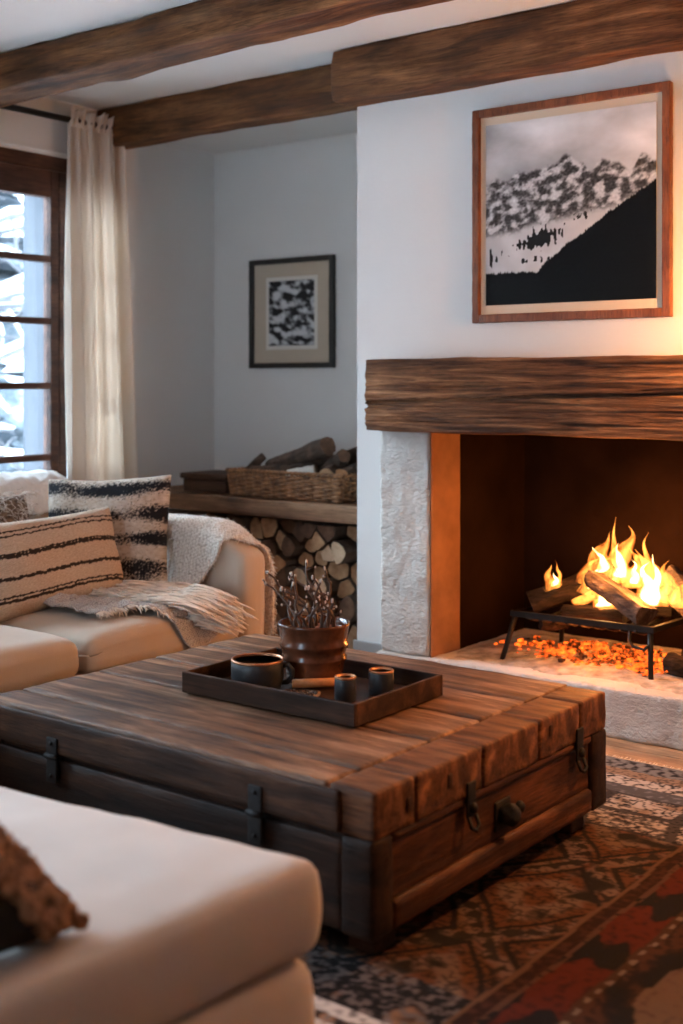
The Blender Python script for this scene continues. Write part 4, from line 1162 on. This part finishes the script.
# ------------------------------------------------------------------ rug
RX0, RX1, RY0, RY1 = -3.42, -.30, .95, 4.165
def lin(c): return c
def rugc(x, y):
    wx = x+.012*nz((x*6, y*6, 0)); wy = y+.012*nz((x*6, y*6, 9))
    n1 = fbm((x*42, y*42, 0), 1, 1, 3); n2 = fbm((x*9, y*9, 0), 1, 8, 3)
    crack = abs(fbm((x*26, y*36, 3), 1, 5, 3))
    cream = (.40, .33, .27); tan = (.22, .14, .09); blk = (.016, .014, .014); rust = (.15, .058, .026); grey = (.15, .14, .135); red = (.12, .022, .012)
    if wx > -1.428:
        if wx < -1.414: return (.16, .085, .045)
        if wx < -1.376: c = lc((.035, .015, .011), (.075, .028, .017), sm(-.1, .3, n1)); return c
        if wx < -1.362: return lc((.12, .06, .035), blk, sm(.1, .3, n1))
        if wx < -1.245:
            c = lc(red, (.05, .016, .012), sm(.0, .35, n1))
            m = math.sin(wy*17)*1.2+math.sin((wx+1.30)*60)*.5+n2*2.2
            return lc(c, blk, sm(.5, .8, m))
        if wx < -1.222:
            b = math.sin(wy*110) > .2 and wx > -1.235
            return (.22, .17, .12) if b else (.07, .035, .02)
        lim = -1.115+.04*math.sin(wy*9)+.05*n2
        if wx < lim:
            c = lc((.08, .032, .018), (.03, .016, .013), sm(-.1, .15, n1+n2*.8))
            return lc(c, blk, sm(0, .3, (wx+1.19)*7+n2))
        if wx < -.55: return lc((.17, .105, .065), (.11, .06, .04), sm(.1, .4, n1))
        if wx < -.40: return lc(red, blk, sm(.0, .3, n2+n1))
        return (.05, .03, .025)
    dark = sm(.10, .02, crack)
    if wy > 4.14: return (.48, .36, .25)
    if wy > 4.03: return lc(grey, blk, sm(-.1, .25, n1))
    if wy > 3.965: return lc(tan, blk, .8*dark)
    if wy > 3.88: return lc(cream, blk, sm(.13, .03, crack))
    if wy > 3.80: return lc((.07, .062, .06), grey, sm(.1, .4, n1))
    if wy > 3.47:
        bx = (wx*3.4+.15*math.sin(wy*9)) % 1; by = ((wy-3.47)/.165) % 1
        line = min(bx, 1-bx) < .07 or min(by, 1-by) < .09
        c = lc(cream, tan, sm(-.1, .3, n2)); k = sm(.13, .03, crack)
        if line: k = max(k, .9)
        if (int(wx*3.4-10)+int((wy-3.47)/.165)) % 3 == 0: k = max(k, sm(-.15, .15, n1)*.85)
        return lc(c, blk, k)
    if wy > 2.32:
        # lozenge medallions
        a = abs(((wx+2.0)/.42) % 1-.5)*2; b = abs(((wy-2.32)/.575) % 1-.5)*2; m = a+b
        c = lc(rust, tan, sm(-.25, .25, n2+.3*math.sin(m*9)))
        k = sm(.12, .02, crack)*.9
        if .60 < m < .70 or 1.12 < m < 1.2: k = 1
        if m < .32: c = red; k = max(k, sm(.0, .2, n1))
        if .8 < m < 1.05: k = max(k, .95*sm(-.15, .1, math.sin(wx*75)*math.sin(wy*75)+n1))
        k = max(k, sm(.12, .3, n2))
        return lc(c, blk, k*.95)
    s = math.sin(wy*62)
    if 2.09 < wy < 2.13 or 2.02 < wy < 2.06: return lc((.46, .44, .42), grey, sm(-.1, .3, n1))
    if wy > 2.06: return lc((.16, .13, .12), lc(blk, (.30, .16, .09), sm(.1, .3, n2)), sm(-.1, .2, n1+crack))
    return lc((.17, .11, .08), blk, sm(-.1, .2, n1+.3*s))
nx_, ny_ = 560, 560
def rz_(u, v):
    e = min(u, 1-u, v, 1-v)
    x = RX0+(RX1-RX0)*u; y = RY0+(RY1-RY0)*v
    return (x+.004*nz((y*5, 1, 0))*(1-e), y+.006*nz((x*3, 0, 4)), .003+.008*min(1, e*150)+.0012*nz((x*4, y*4, 0))*min(1, e*100))
vf = grid(rz_, nx_, ny_)
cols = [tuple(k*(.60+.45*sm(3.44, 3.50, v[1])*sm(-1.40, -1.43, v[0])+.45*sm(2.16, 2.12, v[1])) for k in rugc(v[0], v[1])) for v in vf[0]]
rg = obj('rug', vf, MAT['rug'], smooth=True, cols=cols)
tag(rg, 'worn patterned rug in rust, cream and black under the coffee table', 'rug')
tag(obj('edge_fringe', strands(420, lambda r: (r.uniform(RX0+.02, RX1-.02), RY1-.006, .006), lambda r, p: (r.uniform(-.25, .25), 1, 0), (.012, .024), .0013, 31, .1, 0, 3, lambda p: .0025), MAT['fringe'], rg), kind='stuff')

# ------------------------------------------------------------------ lamps of the room (outside the frame) and fire light
def lamp(base, h, rs, name, label, power, col=(1, .55, .25)):
    t = tag(empty(name, base), label, 'lamp')
    obj('lamp_base', lathe(base, [(.3*rs+.03, 0), (.3*rs+.03, .012), (.012, .022)], 28), MAT['brass'], t, True)
    obj('pole', tube([(base[0], base[1], base[2]+.015), (base[0], base[1], base[2]+h)], .009, 10), MAT['brass'], t, True)
    sh = []
    for i in range(37):
        a = 2*PI*i/36
        sh.append(a)
    g = grid(lambda u, v: (base[0]+(rs-.25*rs*v)*math.cos(2*PI*u), base[1]+(rs-.25*rs*v)*math.sin(2*PI*u), base[2]+h-.55*rs+1.3*rs*v), 36, 4)
    obj('lamp_shade', solid(g, .002), MAT['shade'], t, True)
    L = bpy.data.lights.new(name+'_bulb', 'POINT'); L.energy = power; L.color = col; L.shadow_soft_size = .04
    o = bpy.data.objects.new(name+'_bulb', L); COL.objects.link(o); o.location = (base[0], base[1], base[2]+h)
lamp((-.80, 3.58, .012), 1.55, .15, 'floor_lamp', 'brass floor lamp with a linen shade, in front of the hearth, to its right', 40, (1, .40, .14))

wl = tag(empty('wall_lantern', (-1.42, 4.30, 1.54)), 'black iron bracket lantern with a candle on the wall above the right of the mantel', 'lantern')
obj('bracket', join(rbox(-1.44, -1.40, 4.488, 4.4985, 1.68, 1.90, .003), tube([(-1.42, 4.49, 1.84), (-1.42, 4.36, 1.88), (-1.42, 4.20, 1.86), (-1.42, 4.16, 1.81)], .008, 8)), MAT['iron'], wl, True)
obj('lantern_frame', join(lathe((-1.42, 4.16, 1.535), [(.055, 0), (.055, .008), (.02, .012)], 24), lathe((-1.42, 4.16, 1.73), [(.05, 0), (.03, .03), (.008, .07)], 24),
    *[tube([(-1.42+.05*math.cos(a), 4.16+.05*math.sin(a), 1.54), (-1.42+.048*math.cos(a), 4.16+.048*math.sin(a), 1.73)], .0025, 5) for a in (.8, 2.37, 3.94, 5.5)]), MAT['iron'], wl, True)
obj('candle', lathe((-1.42, 4.16, 1.544), [(.018, 0), (.018, .06), (.004, .062)], 20), MAT['whiteedge'], wl, True)
LL = bpy.data.lights.new('lantern_light', 'POINT'); LL.energy = 24; LL.color = (1, .46, .16); LL.shadow_soft_size = .025
lo_ = bpy.data.objects.new('lantern_light', LL); COL.objects.link(lo_); lo_.location = (-1.42, 4.16, 1.64)
def point(name, loc, e, r, col=(1, .33, .07)):
    L = bpy.data.lights.new(name, 'POINT'); L.energy = e; L.color = col; L.shadow_soft_size = r
    o = bpy.data.objects.new(name, L); COL.objects.link(o); o.location = loc
point('fire_light', (-2.26, 4.97, .62), 4.5, .07)
point('fire_light', (-2.28, 4.68, .56), 9, .09)
point('fire_light', (-2.08, 4.66, .52), 8, .08)
point('ember_light', (-2.3, 4.62, .30), 1.2, .05, (1, .22, .03))

# ------------------------------------------------------------------ daylight
w = bpy.data.worlds.new('world'); scene.world = w; w.use_nodes = True
N = w.node_tree.nodes; L = w.node_tree.links; bg = N['Background']
tc = N.new('ShaderNodeTexCoord'); sx = N.new('ShaderNodeSeparateXYZ'); L.new(tc.outputs['Generated'], sx.inputs[0])
r = ramp(N, [(.47, (.27, .34, .42)), (.56, (.38, .48, .59)), (.78, (.74, .88, 1.0))]); 
m_ = N.new('ShaderNodeMapRange'); m_.inputs[1].default_value = -1; m_.inputs[2].default_value = 1; L.new(sx.outputs[2], m_.inputs[0]); L.new(m_.outputs[0], r.inputs[0])
L.new(r.outputs[0], bg.inputs[0]); bg.inputs[1].default_value = 9.0
SL = bpy.data.lights.new('winter_sun', 'SUN'); SL.energy = 3.4; SL.angle = math.radians(24); SL.color = (.68, .85, 1.0)
so = bpy.data.objects.new('winter_sun', SL); COL.objects.link(so); so.location = (-8, 0, 6)
so.rotation_euler = V(.84, .24, -.52).to_track_quat('-Z', 'Y').to_euler()
def portal(name, loc, rot, sx_, sy_):
    A = bpy.data.lights.new(name, 'AREA'); A.shape = 'RECTANGLE'; A.size = sx_; A.size_y = sy_; A.cycles.is_portal = True
    o = bpy.data.objects.new(name, A); COL.objects.link(o); o.location = loc; o.rotation_euler = rot
for W in (W1, W2):
    portal('window_portal', (XL-WT-.01, (W[0]+W[1])/2, (W[2]+W[3])/2), (0, -PI/2, 0), W[3]-W[2], W[1]-W[0])
portal('window_portal', (-2.985, YN-.31, 1.375), (PI/2, 0, 0), 1.23, 2.15)

vs_ = scene.view_settings
scene.display_settings.display_device = 'sRGB'
vs_.view_transform = 'Standard'; vs_.look = 'None'; vs_.gamma = 1; vs_.use_curve_mapping = False; vs_.exposure = 1.1
